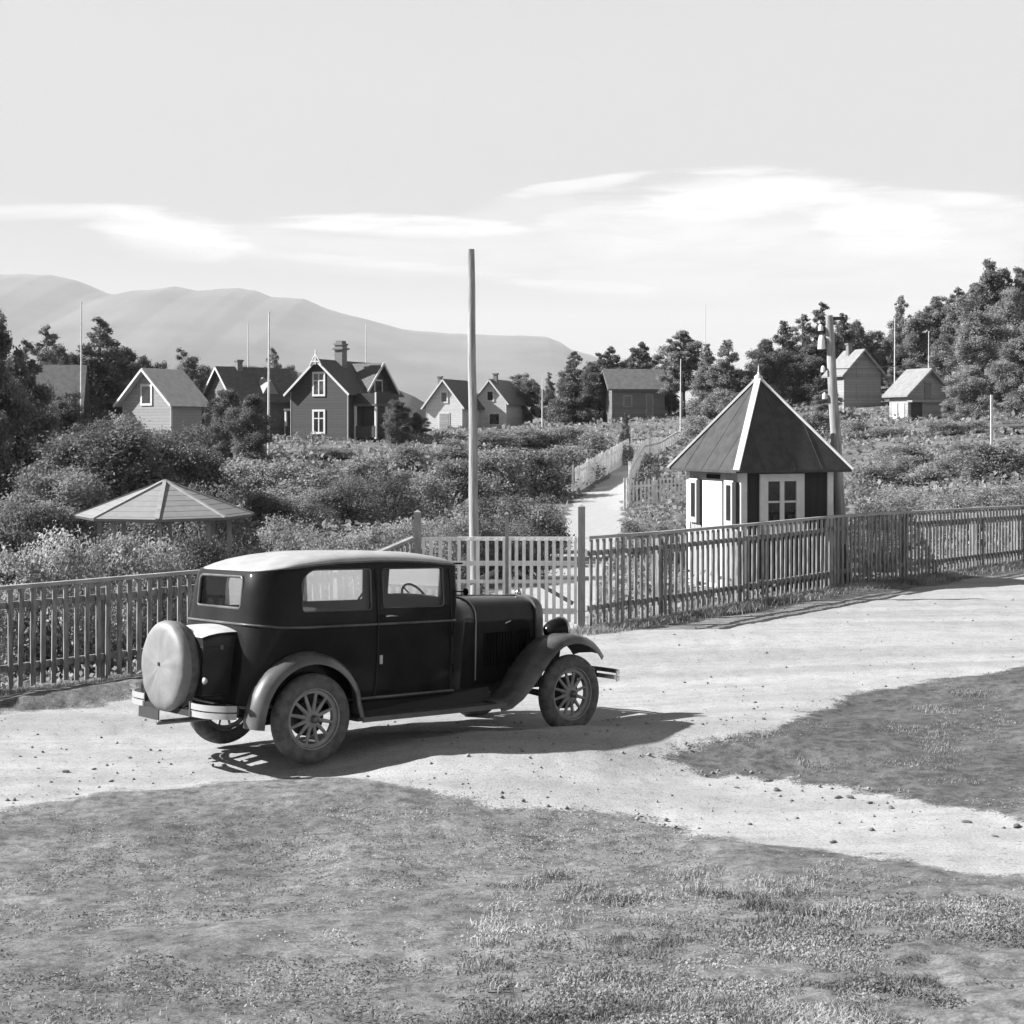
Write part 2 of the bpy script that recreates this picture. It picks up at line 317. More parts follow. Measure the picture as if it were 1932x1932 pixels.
def pdist(X, Y, P):
    """signed distance to polygon, positive inside"""
    d = np.full(X.shape, 1e9)
    for i in range(len(P)):
        a = np.array(P[i]); b = np.array(P[(i+1) % len(P)]); ab = b-a; L = max(ab@ab, 1e-9)
        t = np.clip(((X-a[0])*ab[0]+(Y-a[1])*ab[1])/L, 0, 1)
        d = np.minimum(d, np.hypot(X-a[0]-t*ab[0], Y-a[1]-t*ab[1]))
    return np.where(inpoly(X, Y, P), d, -d)
def hit(x, y):
    D = 5.0
    while D < 300:
        X, Y = wd(x, D)
        if gz(X, Y) >= EYE-(y-HY)/F_PX*D: break
        D *= 1.01
    return wd(x, D)
ROAD = [hit(x, y) for x, y in [(-500, 1420), (0, 1347), (270, 1318)]] + [(-3.4, 18.0), (-1.9, 19.6), (-1.4, 21.2), (1.1, 20.4)] + \
       [hit(x, y) for x, y in [(1250, 1185), (1600, 1130), (1932, 1082), (2300, 1035), (3000, 962), (3000, 1040), (2300, 1180), (1932, 1262), (1720, 1290), (1600, 1315), (1440, 1372), (1290, 1412), (1275, 1432), (1310, 1446), (1500, 1470), (1620, 1490), (1790, 1520), (1932, 1552), (2300, 1620), (2900, 1740),
        (2900, 1920), (2300, 1770), (1932, 1662), (1830, 1655), (1720, 1630), (1500, 1600), (1350, 1580), (1200, 1545), (1000, 1515), (800, 1488), (700, 1476), (560, 1472), (400, 1487), (250, 1503), (0, 1532), (-500, 1600)]]
PATH = [(-1.3, 21.2), (1.0, 21.2)] + [hit(x, y) for x, y in [(1150, 1060), (1170, 1010), (1178, 950), (1180, 920), (1200, 880), (1225, 850), (1205, 850), (1180, 872), (1150, 900), (1110, 930), (1080, 950), (1055, 1000), (1010, 1060)]]

aa = np.concatenate([np.arange(-180, -34, 4), np.arange(-32, -21, 1.0), np.arange(-21, 21, .13), np.arange(21, 34, 1.0), np.arange(34, 180, 4)])
rr_ = np.concatenate([[.6, 1.2, 2, 3, 4], 5*np.exp(np.arange(0, math.log(80/5), .0095)), 80*np.exp(np.arange(.02, math.log(9000/80), .04))])
A_, R_ = np.meshgrid(np.radians(aa), rr_); GX = R_*np.sin(A_); GY = R_*np.cos(A_); GZ = tz(GX, GY)
n1 = fbm(GX, GY, 1.1, 5, 3)-.5
rd0 = pdist(GX, GY, ROAD); pd0 = pdist(GX, GY, PATH)
road = np.clip((rd0+n1*.75)/.45+.5, 0, 1); path = np.clip((pd0+n1*.6)/.2+.5, 0, 1)
lump = np.clip(1-np.maximum(road, path), 0, 1)*np.clip(1-np.abs(R_-15)/60, 0.1, 1)
GZ += lump*((fbm(GX, GY, .5, 4, 9)-.5)*.10+(fbm(GX, GY, 1.9, 3, 19)-.5)*.18) + (1-lump)*(fbm(GX, GY, .35, 3, 29)-.5)*.035*(R_ < 60)
GZ += lump*np.clip((6.25+(GX/np.maximum(GY, 1)*F_PX-34)*(2.2/932)-GY)/1.5+.4, 0, 1)*(GY > 3)*(GY < 12)*((fbm(GX, GY, .22, 3, 71)-.5)*.10)
# low verge bank between the road and the left fence
vb = np.clip((-rd0)/.12, 0, 1)*np.clip((GX+11)/2, 0, 1)*(GX < -1.9)*(GY > 14)*(GY < 24)*np.clip(1-(-rd0-.4)/.8, 0, 1); GZ += vb*.14
nr, na = GX.shape
I = np.arange(nr*na).reshape(nr, na)
q = np.stack([I[:-1, :], np.roll(I, -1, 1)[:-1, :], np.roll(I, -1, 1)[1:, :], I[1:, :]], -1).reshape(-1, 4)[:, ::-1]
P3 = np.stack([GX.ravel(), GY.ravel(), GZ.ravel()], 1)
rv = road.ravel(); pv = path.ravel()
fr_ = rv[q].mean(1) > .5; fp = (pv[q].mean(1) > .5) & ~fr_; fg = ~(fr_ | fp)
gm = bpy.data.materials.new('earth_and_gravel'); gm.use_nodes = True; nt = gm.node_tree; nt.nodes.clear()
o_ = node(nt, 'ShaderNodeOutputMaterial'); p_ = node(nt, 'ShaderNodeBsdfPrincipled'); p_.inputs['Roughness'].default_value = .95; p_.inputs['Specular IOR Level'].default_value = .15
at = node(nt, 'ShaderNodeAttribute', attribute_name='road'); ge = node(nt, 'ShaderNodeNewGeometry'); at2 = node(nt, 'ShaderNodeAttribute', attribute_name='bare_earth')
def gn(scale, detail=5, stretch=None, rough=.6):
    n = node(nt, 'ShaderNodeTexNoise'); n.inputs['Scale'].default_value = scale; n.inputs['Detail'].default_value = detail; n.inputs['Roughness'].default_value = rough
    if stretch:
        mp = node(nt, 'ShaderNodeMapping'); mp.inputs['Rotation'].default_value = (0, 0, stretch[1]); mp.inputs['Scale'].default_value = stretch[0]; nt.links.new(ge.outputs['Position'], mp.inputs[0]); nt.links.new(mp.outputs[0], n.inputs['Vector'])
    else: nt.links.new(ge.outputs['Position'], n.inputs['Vector'])
    return n.outputs[0]
at3 = node(nt, 'ShaderNodeAttribute', attribute_name='track'); gritn = gn(22, 2); blot = gn(11, 4); fine = gn(55, 3, None, .7); mid = gn(5, 5); big = gn(.7, 4); streak = gn(1.0, 6, ((.10, 1.7, 1), R(-40)))
mask = sstep(nt, mth(nt, 'ADD', at.outputs['Fac'], mth(nt, 'MULTIPLY', mth(nt, 'ADD', mth(nt, 'SUBTRACT', mid, .5), mth(nt, 'SUBTRACT', fine, .5)), 1.0)), .36, .64)
rcol = mth(nt, 'MULTIPLY', mth(nt, 'MULTIPLY', mth(nt, 'MULTIPLY', sstep(nt, fine, .3, .62, .74, 1.04), sstep(nt, gritn, .25, .42, .6, 1.0)), mth(nt, 'SUBTRACT', 1.0, mth(nt, 'MULTIPLY', sstep(nt, streak, .34, .66, .22, 0.0), at3.outputs['Fac']))), mth(nt, 'MULTIPLY', sstep(nt, mid, .3, .6, .90, 1.03), .36))
gcol = mth(nt, 'MULTIPLY', mth(nt, 'MULTIPLY', mth(nt, 'MULTIPLY', sstep(nt, fine, .3, .7, .7, 1.25), sstep(nt, blot, .32, .58, .62, 1.12)), sstep(nt, mid, .32, .68, .78, 1.2)), mth(nt, 'MULTIPLY', mth(nt, 'MULTIPLY', sstep(nt, big, .35, .65, .80, 1.12), .148), mth(nt, 'MULTIPLY_ADD', at2.outputs['Fac'], -.36, 1.0)))
mxn = node(nt, 'ShaderNodeMix'); nt.links.new(mask, mxn.inputs[0]); nt.links.new(gcol, mxn.inputs[2]); nt.links.new(rcol, mxn.inputs[3])
c_ = node(nt, 'ShaderNodeCombineColor')
for i in range(3): nt.links.new(mxn.outputs[0], c_.inputs[i])
nt.links.new(c_.outputs[0], p_.inputs[0])
b_ = node(nt, 'ShaderNodeBump'); b_.inputs['Strength'].default_value = .4; b_.inputs['Distance'].default_value = .016
nt.links.new(mth(nt, 'ADD', fine, mth(nt, 'MULTIPLY', mid, 1.5)), b_.inputs['Height']); nt.links.new(b_.outputs[0], p_.inputs['Normal'])
nt.links.new(p_.outputs[0], o_.inputs[0])
bare = (np.clip((GY-9.6+(fbm(GX, GY, .8, 3, 33)-.5)*2)/1.6, 0, 1)*(GX > 1.2)*(GY < 22)).ravel()
def sub(name, sel):
    f = q[sel]; u, inv = np.unique(f, return_inverse=True)
    o = make(name, P3[u], inv.reshape(-1, 4), gm, smooth=True); a = o.data.attributes.new('road', 'FLOAT', 'POINT'); a.data.foreach_set('value', np.maximum(rv, pv)[u].astype(np.float32))
    a = o.data.attributes.new('track', 'FLOAT', 'POINT'); a.data.foreach_set('value', rv[u].astype(np.float32))
    a = o.data.attributes.new('bare_earth', 'FLOAT', 'POINT'); a.data.foreach_set('value', bare[u].astype(np.float32))
    tag(o, kind='structure'); return o
sub('ground', fg); sub('gravel_road', fr_); sub('garden_path', fp)

def ridge(name, D, thick, prof, m, seed, amp, zb=-40, nx=520, ny=26):
    px = np.array([p[0] for p in prof], float); pz = np.array([(HY-p[1])/F_PX*D+EYE for p in prof])
    xs = np.linspace(px[0], px[-1], nx); X = (xs-CX)/F_PX*D; top = np.interp(xs, px, pz)+(fbm(xs+9e3, xs*0+3.3, 46, 5, seed+3)-.5)*D*.0018
    t = np.linspace(-1, 1, ny); V = []
    env = 1-np.abs(t)**1.25
    XX, TT = np.meshgrid(X, t); n_ = fbm(XX+5e4, TT*thick+5e4, thick*.35, 5, seed)-.5
    Z = zb+(top[None, :]-zb)*env[:, None]+n_*amp*(np.abs(TT) > .01)*np.clip(np.abs(TT)*5, 0, 1)*np.clip((top[None, :]-zb)/(top.max()-zb), 0, 1)
    Y = D+TT*thick
    V = np.stack([XX.ravel(), Y.ravel(), Z.ravel()], 1); I = np.arange(nx*ny).reshape(ny, nx)
    f = np.stack([I[:-1, :-1], I[:-1, 1:], I[1:, 1:], I[1:, :-1]], -1).reshape(-1, 4)
    return tag(make(name, V, f, m, smooth=True), kind='structure')
ridge('mountain', 6000, 2300, [(-900, 600), (-600, 560), (-300, 535), (-100, 528), (0, 517), (60, 516), (110, 518), (160, 530), (200, 550), (225, 556), (260, 549), (300, 545), (340, 540), (380, 547), (460, 543), (490, 548), (520, 560), (580, 562), (620, 580), (700, 603), (760, 620), (850, 628), (950, 632), (1030, 636), (1055, 645), (1075, 660), (1110, 668), (1160, 690), (1240, 740), (1400, 810), (1600, 838)], M['mount'], 5, 60)
ridge('hill', 480, 120, [(-200, 740), (100, 720), (300, 705), (400, 690), (470, 684), (530, 692), (600, 705), (690, 713), (740, 728), (780, 745), (820, 770), (880, 800), (980, 822), (1100, 840)], M['hill'], 8, 8, zb=-22)
# ------------------------------------------------------------------ fences
def fence_run(fc, P, Q, top0, top1, bot0, bot1, spacing, side, posts=(), label_bays=1, cap=True, m='fence', pw=.058, thick=.022, rails=(.20, .82), over=.06):
    """pickets with a cap board and two rails between two points; side = +1 puts the rails behind (left of the run)"""
    P = Vector((*P, 0)); Q = Vector((*Q, 0)); d = (Q-P); L = d.length; d.normalize(); nrm = Vector((-d.y, d.x, 0))*side
    n = int(L/spacing); cuts = [0] + [int(n*k/label_bays) for k in range(1, label_bays)] + [n]
    for b in range(label_bays):
        mb = MB()
        for i in range(cuts[b], cuts[b+1]):
            t = (i+.5)/n; p = P+d*(t*L+rng.normal(0, .004)); zt = top0+(top1-top0)*t; zb = bot0+(bot1-bot0)*t+rng.normal(0, .012)
            lean = rng.normal(0, .011)
            a = Vector((p.x, p.y, zb))+d*lean; c = Vector((p.x, p.y, zt-.03)); mb.bar(a, c, pw*rng.uniform(.92, 1.06), thick, up=nrm)
        mb.build('picket_panel', M[m], fc)
        for fr in rails:
            t0 = cuts[b]/n; t1 = cuts[b+1]/n; r_ = MB(); pa = P+d*(t0*L)+nrm*(thick/2+.024); pb = P+d*(t1*L-.004)+nrm*(thick/2+.024)
            za = bot0+(bot1-bot0)*t0+(top0-bot0)*fr; zb2 = bot0+(bot1-bot0)*t1+(top1-bot1)*fr
            r_.bar((pa.x, pa.y, za), (pb.x, pb.y, zb2), .045, .075); r_.build('rail', M[m], fc)
        if cap:
            r_ = MB(); t0 = cuts[b]/n; t1 = cuts[b+1]/n; pa = P+d*(t0*L)+nrm*.012; pb = P+d*(t1*L-.004)+nrm*.012
            r_.bar((pa.x, pa.y, top0+(top1-top0)*t0), (pb.x, pb.y, top0+(top1-top0)*t1), .085, .045); bevel(r_.build('cap_board', M['fence_top'], fc), .006)
    for t in posts:
        p = P+d*t*L+nrm*.10; zt = top0+(top1-top0)*t; zb = bot0+(bot1-bot0)*t
        r_ = MB(); r_.bar((p.x, p.y, zb-.35), (p.x, p.y, zt-.10), .10, .10, up=nrm); bevel(r_.build('post', M[m], fc), .008)

lf = root('picket_fence', (-5.9, 16.4, 0)); lf.location = (0, 0, 0)
tag(lf, 'dark weathered picket fence left of the car, running from the left edge to the gate', 'fence')
fence_run(lf, (-9.0, 13.4), (-2.02, 19.95), 1.09, 1.15, -.08, .0, .135, 1, posts=(.02, .2, .4, .59, .775, .955), label_bays=3)
fence_run(lf, (-1.98, 20.0), (-1.46, 21.15), 1.16, 1.33, -.0, .05, .135, 1, posts=())
rf = root('picket_fence', (0, 0, 0))
tag(rf, 'long dark picket fence right of the gate, along the road before the hut', 'fence')
FR = [(1.10, 20.75), (2.30, 21.95), (3.74, 23.45), (5.9, 25.75), (7.5, 27.3), (9.58, 29.45), (10.9, 30.8), (13.6, 33.5), (18.6, 38.4)]
TOP = [1.37, 1.36, 1.37, 1.39, 1.37, 1.33, 1.30, 1.27, 1.27]; BOT = [.09, .10, .11, .14, .12, .11, .10, .10, .10]
for i in range(8):
    fence_run(rf, FR[i], FR[i+1], TOP[i], TOP[i+1], BOT[i], BOT[i+1], .138, 1, posts=((.02,) if i else ()))

# gate: two leaves between tall posts
def post(x, y, z0, z1, w, name, label, cat, m='post', grp=None):
    mb = MB(); mb.bar((0, 0, -.3), (0, 0, z1-z0), w, w); mb.lathe([(w*.72, z1-z0), (w*.72, z1-z0+.015), (0, z1-z0+.05)], 4, Matrix.Rotation(R(45), 4, 'Z'))
    o = mb.build(name, M[m]); o.location = (x, y, z0); bevel(o, .006); return tag(o, label, cat, grp)
YG = 21.25
post(1.03, YG, -.06, 1.78, .105, 'gate_post', 'tall grey wooden gate post between the gate and the right-hand fence', 'post')
post(-1.40, YG, -.06, 1.70, .105, 'gate_post', 'tall grey wooden gate post behind the roof of the car, left of the gate', 'post')
post(-.075, YG+.18, -.06, 1.66, .055, 'stop_post', 'thin grey post standing behind the middle of the gate', 'post')
def leaf(x0, x1, label, brace):
    g = root('garden_gate', ((x0+x1)/2, YG, 0)); w = (x1-x0)/2; tag(g, label, 'gate', None)
    n = 8
    mb = MB()
    for i in range(n):
        x = -w+.06+(2*w-.12)*(i+.5)/n; mb.box(x-.026, x+.026, -.016, .006, .08, 1.31)
    mb.build('picket_panel', M['gate'], g)
    for z, h in ((1.315, .055), (1.12-.17, .07), (.68, .05), (.24, .08)):
        b = MB(); b.box(-w, w, .008, .05, z-h/2, z+h/2); b.build('rail', M['gate'], g)
    for s in (-1, 1):
        b = MB(); b.box(s*w-.04*(s > 0)-.0, s*w+.04*(s < 0), -.03, .006, .06, 1.345); b.build('stile', M['gate'], g)
    b = MB(); b.bar((-w*.85*brace, .062, .85), (w*.9*brace, .062, .35), .022, .06); b.build('brace', M['post'], g)
leaf(-1.33, -.10, 'left leaf of the pale slatted double gate, partly behind the roof of the car', -1)
leaf(-.05, .96, 'right leaf of the pale slatted double gate, beyond the bonnet of the car', 1)

# ------------------------------------------------------------------ hut
def hut():
    th = R(22.5); s = 1.93; c = Vector((math.cos(th), math.sin(th))); n = Vector((-math.sin(th), math.cos(th)))
    near = Vector((.1600*25.6, 25.6)); ctr = near+(c+n)*s/2
    g = root('garden_hut', (ctr.x, ctr.y, -.02), th); tag(g, 'small square hut with tall pyramid roof, white left side and shaded right side', 'hut')
    h = 2.27; e = s/2
    def wallp(mbn, m, a, b, holes=()):
        pass
    # local x right along the road-side face, local -y is that face
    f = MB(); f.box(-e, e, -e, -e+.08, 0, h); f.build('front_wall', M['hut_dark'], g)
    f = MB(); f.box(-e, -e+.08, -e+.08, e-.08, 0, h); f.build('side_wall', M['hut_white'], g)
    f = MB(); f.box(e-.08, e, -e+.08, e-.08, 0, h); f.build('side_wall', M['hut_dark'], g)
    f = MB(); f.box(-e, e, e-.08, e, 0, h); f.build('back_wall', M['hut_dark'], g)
    t = .13
    for x, y, wx, wy in ((-e-.02, -e-.02, t, t), (e-t+.02, -e-.02, t, t), (-e-.02, e-t+.02, t, t)):
        f = MB(); f.box(x, x+wx, y, y+wy, 0, h-.005); bevel(f.build('corner_board', M['trim'], g), .006)
    # window in the road-side face, whose shade is painted dark
    def win(T, w, hh, zc, fw, cols=2):
        wn = MB()
        for x0, x1, z0, z1 in ((-w/2-fw, -w/2, -hh/2-fw, hh/2+fw*.8), (w/2, w/2+fw, -hh/2-fw, hh/2+fw*.8), (-w/2, w/2, hh/2, hh/2+fw*.8), (-w/2, w/2, -hh/2-fw, -hh/2)):
            wn.box(x0, x1, -.045, -.002, zc+z0, zc+z1, T)
        wn.box(-w/2-fw-.03, w/2+fw+.03, -.075, -.002, zc-hh/2-fw-.035, zc-hh/2-fw, T)
        fr = bevel(wn.build('window', M['trim'], g), .004)
        sh = MB()
        sh.box(-.045, .045, -.035, -.003, zc-hh/2, zc+hh/2, T)
        for sx in (-1, 1): sh.box(min(sx*.045, sx*w/2), max(sx*.045, sx*w/2), -.03, -.004, zc-.0-.018, zc+.018, T)
        sh.build('sash', M['trim'], fr)
        pn = MB(); pn.box(-w/2, w/2, -.012, -.001, zc-hh/2, zc+hh/2, T); pn.build('pane', M['pane'], fr)
    win(Matrix.Translation((-.13, -e, 0)), .60, .74, 1.66, .17)
    # door in the white face with its narrow windows
    TL = Matrix.Rotation(R(-90), 4, 'Z')
    def lb(name, m, y0, y1, z0, z1, x0, x1, par=g):
        b = MB(); b.box(-e-x1, -e-x0, y0, y1, z0, z1); return b.build(name, M[m], par)
    d = lb('door', 'trim', -.36, .34, .05, 2.02, .002, .045); lb('door_panel', 'hut_white', -.26, .24, .15, 1.1, .046, .056, d)
    lb('door_window', 'pane', -.34+.1, .32-.1, 2.06, 2.14, .002, .03)
    for yc in (-.62, .66):
        w_ = lb('window', 'trim', yc-.16, yc+.16, 1.22, 2.05, .002, .06); lb('pane', 'pane', yc-.075, yc+.075, 1.32, 1.96, .061, .066, w_)
        sh_ = lb('shutter', 'hut_dark', yc-.30, yc-.17, 1.18, 2.02, .01, .09)
    # roof
    o_ = 1.22; z0 = h-.03; az_ = 3.94
    rf_ = MB(); ap = (0, 0, az_); cs = [(-o_, -o_, z0), (o_, -o_, z0), (o_, o_, z0), (-o_, o_, z0)]
    lo_ = [(x, y, z0-.05) for x, y, _ in cs]
    rf_.add(cs+lo_+[ap], [(0, 1, 8), (1, 2, 8), (2, 3, 8), (3, 0, 8), (0, 4, 5, 1), (1, 5, 6, 2), (2, 6, 7, 3), (3, 7, 4, 0), (7, 6, 5, 4)])
    r_ = rf_.build('roof', M['hut_roof'], g)
    sm = MB()
    for sd in (0, 3):
        A = Vector(cs[sd]); Bq = Vector(cs[(sd+1) % 4]); apx = Vector(ap); outn = (Bq-A).cross(apx-A).normalized()*(1 if sd == 0 else 1)
        if outn.z < 0: outn = -outn
        for fr_ in (.24, .5, .74):
            lo2 = A.lerp(Bq, fr_)+outn*.004; tpf = (1-abs(fr_-.5)*2)*.97; hi2 = lo2+(apx-(A+Bq)/2)*tpf; sm.bar(lo2, hi2, .022, .006, up=outn)
    sm.build('felt_seam', M['hut_roof'], r_)
    for k in range(4):
        a = Vector(cs[k]); b = Vector(ap); hb = MB(); out = Vector((a.x, a.y, 0)).normalized()
        hb.bar(a+out*.03+Vector((0, 0, .0)), b+Vector((0, 0, .02)), .11, .04, up=out*.6+Vector((0, 0, 1))); hb.build('hip_board', M['trim'], r_)
    fn = MB(); fn.lathe([(.07, 3.9), (.08, 3.96), (.03, 4.0), (.012, 4.05), (.008, 4.16), (.0, 4.17)], 12); fn.build('finial', M['trim'], r_, smooth=True)
hut()

# ------------------------------------------------------------------ pavilion
def pavilion():
    X, Y = wd(311, 23.5); zg = gz(X, Y); g = root('garden_pavilion', (X, Y, 0), R(9)); tag(g, 'low open pavilion with flat pyramid of pale boards among bushes behind left fence', 'pavilion')
    ze = 1.55; za = 2.10; r = 1.44; n = 8
    rm = MB(); ring = [(r*math.cos(2*math.pi*k/n), r*math.sin(2*math.pi*k/n), ze) for k in range(n)]
    V = ring+[(x*.97, y*.97, z-.05) for x, y, z in ring]+[(0, 0, za), (0, 0, za-.08)]
    rm.add(V, [(k, (k+1) % n, 2*n) for k in range(n)]+[((k+1) % n, k, n+k, n+(k+1) % n) for k in range(n)]+[(n+(k+1) % n, n+k, 2*n+1) for k in range(n)])
    ro = rm.build('roof', M['pav_roof'], g)
    for k in range(n):
        b = MB(); b.bar(Vector(ring[k])*1.0, (0, 0, za+.01), .06, .03); b.build('hip_board', M['pav_wood'], ro)
    for k in range(n):
        p = Vector(ring[k])*.72; b = MB(); b.bar((p.x, p.y, zg-.3), (p.x, p.y, ze+.12), .07); b.build('post', M['pav_wood'], g)
    b = MB(); b.tube([(1.0*math.cos(2*math.pi*k/16), 1.0*math.sin(2*math.pi*k/16), zg+.45) for k in range(17)], .03, 6); b.build('bench_rail', M['pav_wood'], g)
pavilion()

# ------------------------------------------------------------------ poles
def round_pole(name, base, top, r0, r1, m, label, cat, group=None, tarred=0):
    b = Vector(base); t = Vector(top)-b; o = root(name, b); tag(o, label, cat, group); n = 9
    pts = [t*(k/n)+Vector((math.sin(k*1.7)*.006, math.cos(k*2.3)*.006, 0))*(k not in (0, n)) for k in range(n+1)]
    mb = MB(); pts[0] = Vector((0, 0, -.3)); mb.tube(pts, [r0+(r1-r0)*k/n for k in range(n+1)], 14); mb.build('shaft', M[m], o, smooth=True, auto=50)
    if tarred: s = MB(); s.tube([(0, 0, -.28), t.normalized()*tarred], [r0+.006, r0+.004], 14); s.build('tarred_foot', M['tar'], o, smooth=True, auto=50)
    return o, t
X, Y = wd(896, 24); p1, _ = round_pole('telegraph_pole', (X, Y, gz(X, Y)), (wd(888, 24)[0], 24.1, 5.97), .088, .062, 'pole', 'tall bare wooden pole standing behind the gate in the middle of the view', 'pole')
X, Y = wd(1592, 27.0); p2, t2 = round_pole('telegraph_pole', (X, Y, gz(X, Y)), (wd(1566, 27)[0], 27.1, 5.10), .125, .075, 'pole', 'thick wooden pole with white insulators and a tarred foot, right of the small hut', 'pole', tarred=.75)
for fz, sz in ((.955, .05), (.90, .075), (.80, .045), (.70, .045)):
    p = t2*fz; ins = MB(); big_ = sz > .06
    ins.bar(p, p+Vector((-.18, -.02, 0)), .022); ins.build('bracket', M['wire'], p2)
    ins = MB(); T = Matrix.Translation(p+Vector((-.17, -.02, 0)))
    ins.lathe([(0, -.06), (sz, -.06 if not big_ else -.13), (sz*.9, .02), (sz*.6, .05 if not big_ else .12), (0, .07 if not big_ else .14)], 14, T); ins.build('insulator', M['porcelain'], p2, smooth=True, auto=60)
b = MB(); b.bar(t2*.99+Vector((-.22, 0, 0)), t2*.99+Vector((.3, .05, 0)), .05, .06); b.build('crossarm', M['wire'], p2)
def wire(a, b_, sag, label):
    a = Vector(a); b_ = Vector(b_); pts = [a.lerp(b_, k/14)-Vector((0, 0, sag*4*(k/14)*(1-k/14))) for k in range(15)]
    mb = MB(); mb.tube(pts, .010, 5); return tag(mb.build('overhead_wire', M['wire'], None, smooth=True), label, 'wire')
ptop = Vector(p2.location)+t2*.80
wire(ptop+Vector((-.17, 0, 0)), (*wd(1860, 46), 2.9+155/F_PX*46), .15, 'thin dark wire running from the insulator pole to the right past two houses')

def flagpole(x, yt, yb, D, r, label, base=None):
    r = r*.72
    X, Y = wd(x, D); z1 = EYE+(HY-yt)/F_PX*D; z0 = min(gz(X, Y), EYE+(HY-yb)/F_PX*D); mb = MB()
    o = root('flagpole', (X, Y, z0)); tag(o, label, 'flagpole', 'flagpoles by the garden houses'); h = z1-z0
    mb.tube([(0, 0, -.3), (0, 0, h*.5), (r*.3, 0, h)], [r, r*.8, r*.5], 8); mb.build('shaft', M['whitewood'], o, smooth=True, auto=50)
    b = MB(); b.lathe([(0, 0), (r*.7, r*.4), (r*.7, r*1.2), (0, r*1.6)], 10, Matrix.Translation((r*.3, 0, h))); b.build('truck', M['whitewood'], o, smooth=True)
flagpole(153, 572, 772, 80, .085, 'tall white flagpole far left, in front of the dark trees beside a grey roof')
flagpole(507, 592, 832, 74, .10, 'tall white flagpole just left of the large dark gabled house')
flagpole(468, 612, 702, 112, .09, 'thin white flagpole against the mountain behind the dark roofed house')
flagpole(690, 612, 690, 118, .09, 'thin white flagpole rising behind the ridge of the large dark gabled house')
flagpole(1330, 575, 660, 125, .07, 'very thin white flagpole between the tree clumps against the sky')
flagpole(1284, 680, 770, 92, .075, 'short white flagpole in front of the tree clump right of the brown house')
flagpole(1023, 712, 800, 105, .07, 'small white flagpole between the second pale house and the trees')
flagpole(1688, 602, 715, 104, .08, 'white flagpole between the two upper houses on the right')
flagpole(1752, 627, 697, 97, .07, 'white flagpole standing over the apex of the rightmost house')

# ------------------------------------------------------------------ houses
def house(label, x, D, zbase, yaw, w, l, hw, hr, wall, roof, trim='trim', wins=(), door=None, chim=None, over=.35, gtop=None, name='house', side=None):
    X, Y = wd(x, D); g = root(name, (X, Y, zbase), yaw); tag(g, label, 'house')
    e = w/2
    V = [(-e, 0, -.6), (e, 0, -.6), (e, 0, hw), (0, 0, hr), (-e, 0, hw)]; V += [(a, l, c) for a, b_, c in V]
    mb = MB(); mb.add(V, [(0, 1, 2, 3, 4), (9, 8, 7, 6, 5), (0, 5, 6, 1), (1, 6, 7, 2), (4, 9, 5, 0)]); mb.build('wall', M[wall], g)
    mb = MB(); sl = (hr-hw)/e; t = .12
    for s in (-1, 1):
        ex = e+over; ez = hw-over*sl
        A = [(0, -over, hr+.02), (s*ex, -over, ez+.02), (s*ex, l+over, ez+.02), (0, l+over, hr+.02)]
        mb.add(A+[(a, b_, c+t) for a, b_, c in A], [(0, 1, 2, 3), (7, 6, 5, 4), (0, 4, 5, 1), (1, 5, 6, 2), (2, 6, 7, 3), (3, 7, 4, 0)])
    ro = mb.build('roof', M[roof], g)
    for s in (-1, 1):
        ex = e+over; ez = hw-over*sl; b = MB(); b.bar((s*ex, -over-.03, ez+.03), (s*.0, -over-.03, hr+.03), .05, .14, up=(0, 0, 1)); b.build('bargeboard', M[trim], ro)
        b = MB(); b.box(min(s*e, s*(e+.03)) - (0 if s > 0 else 0), max(s*e, s*(e+.03)), -.03, .10, -.5, hw-.02); b.build('corner_board', M[trim], g)
    for (u, z0, ww, hh, kind) in wins:
        fw = .14; f = MB()
        f.box(u-ww/2-fw, u+ww/2+fw, -.06, -.01, z0-fw, z0); f.box(u-ww/2-fw, u+ww/2+fw, -.06, -.01, z0+hh, z0+hh+fw)
        f.box(u-ww/2-fw, u-ww/2, -.06, -.01, z0, z0+hh); f.box(u+ww/2, u+ww/2+fw, -.06, -.01, z0, z0+hh)
        if kind >= 2: f.box(u-.045, u+.045, -.05, -.012, z0, z0+hh); f.box(u-ww/2, u-.045, -.05, -.012, z0+hh*.64, z0+hh*.64+.07); f.box(u+.045, u+ww/2, -.05, -.012, z0+hh*.64, z0+hh*.64+.07)
        fo = f.build('window', M[trim if kind != 3 else wall], g); p = MB(); p.box(u-ww/2, u+ww/2, -.03, -.004, z0, z0+hh); p.build('pane', M['pane'] if kind != 3 else M['grey_wall'], fo)
    if door:
        u, ww, hh = door; f = MB(); f.box(u-ww/2-.1, u+ww/2+.1, -.05, -.01, 0, hh+.1); fo = f.build('door', M[trim], g); p = MB(); p.box(u-ww/2, u+ww/2, -.07, -.051, .02, hh); p.build('door_leaf', M['grey_wall'], fo)
    if chim:
        u, v, cw, zt = chim; f = MB(); f.box(u-cw/2, u+cw/2, v-cw/2, v+cw/2, hw, zt); f.box(u-cw/2-.06, u+cw/2+.06, v-cw/2-.06, v+cw/2+.06, zt, zt+.12); ch = f.build('chimney', M['brick'], ro)
    return g, ro
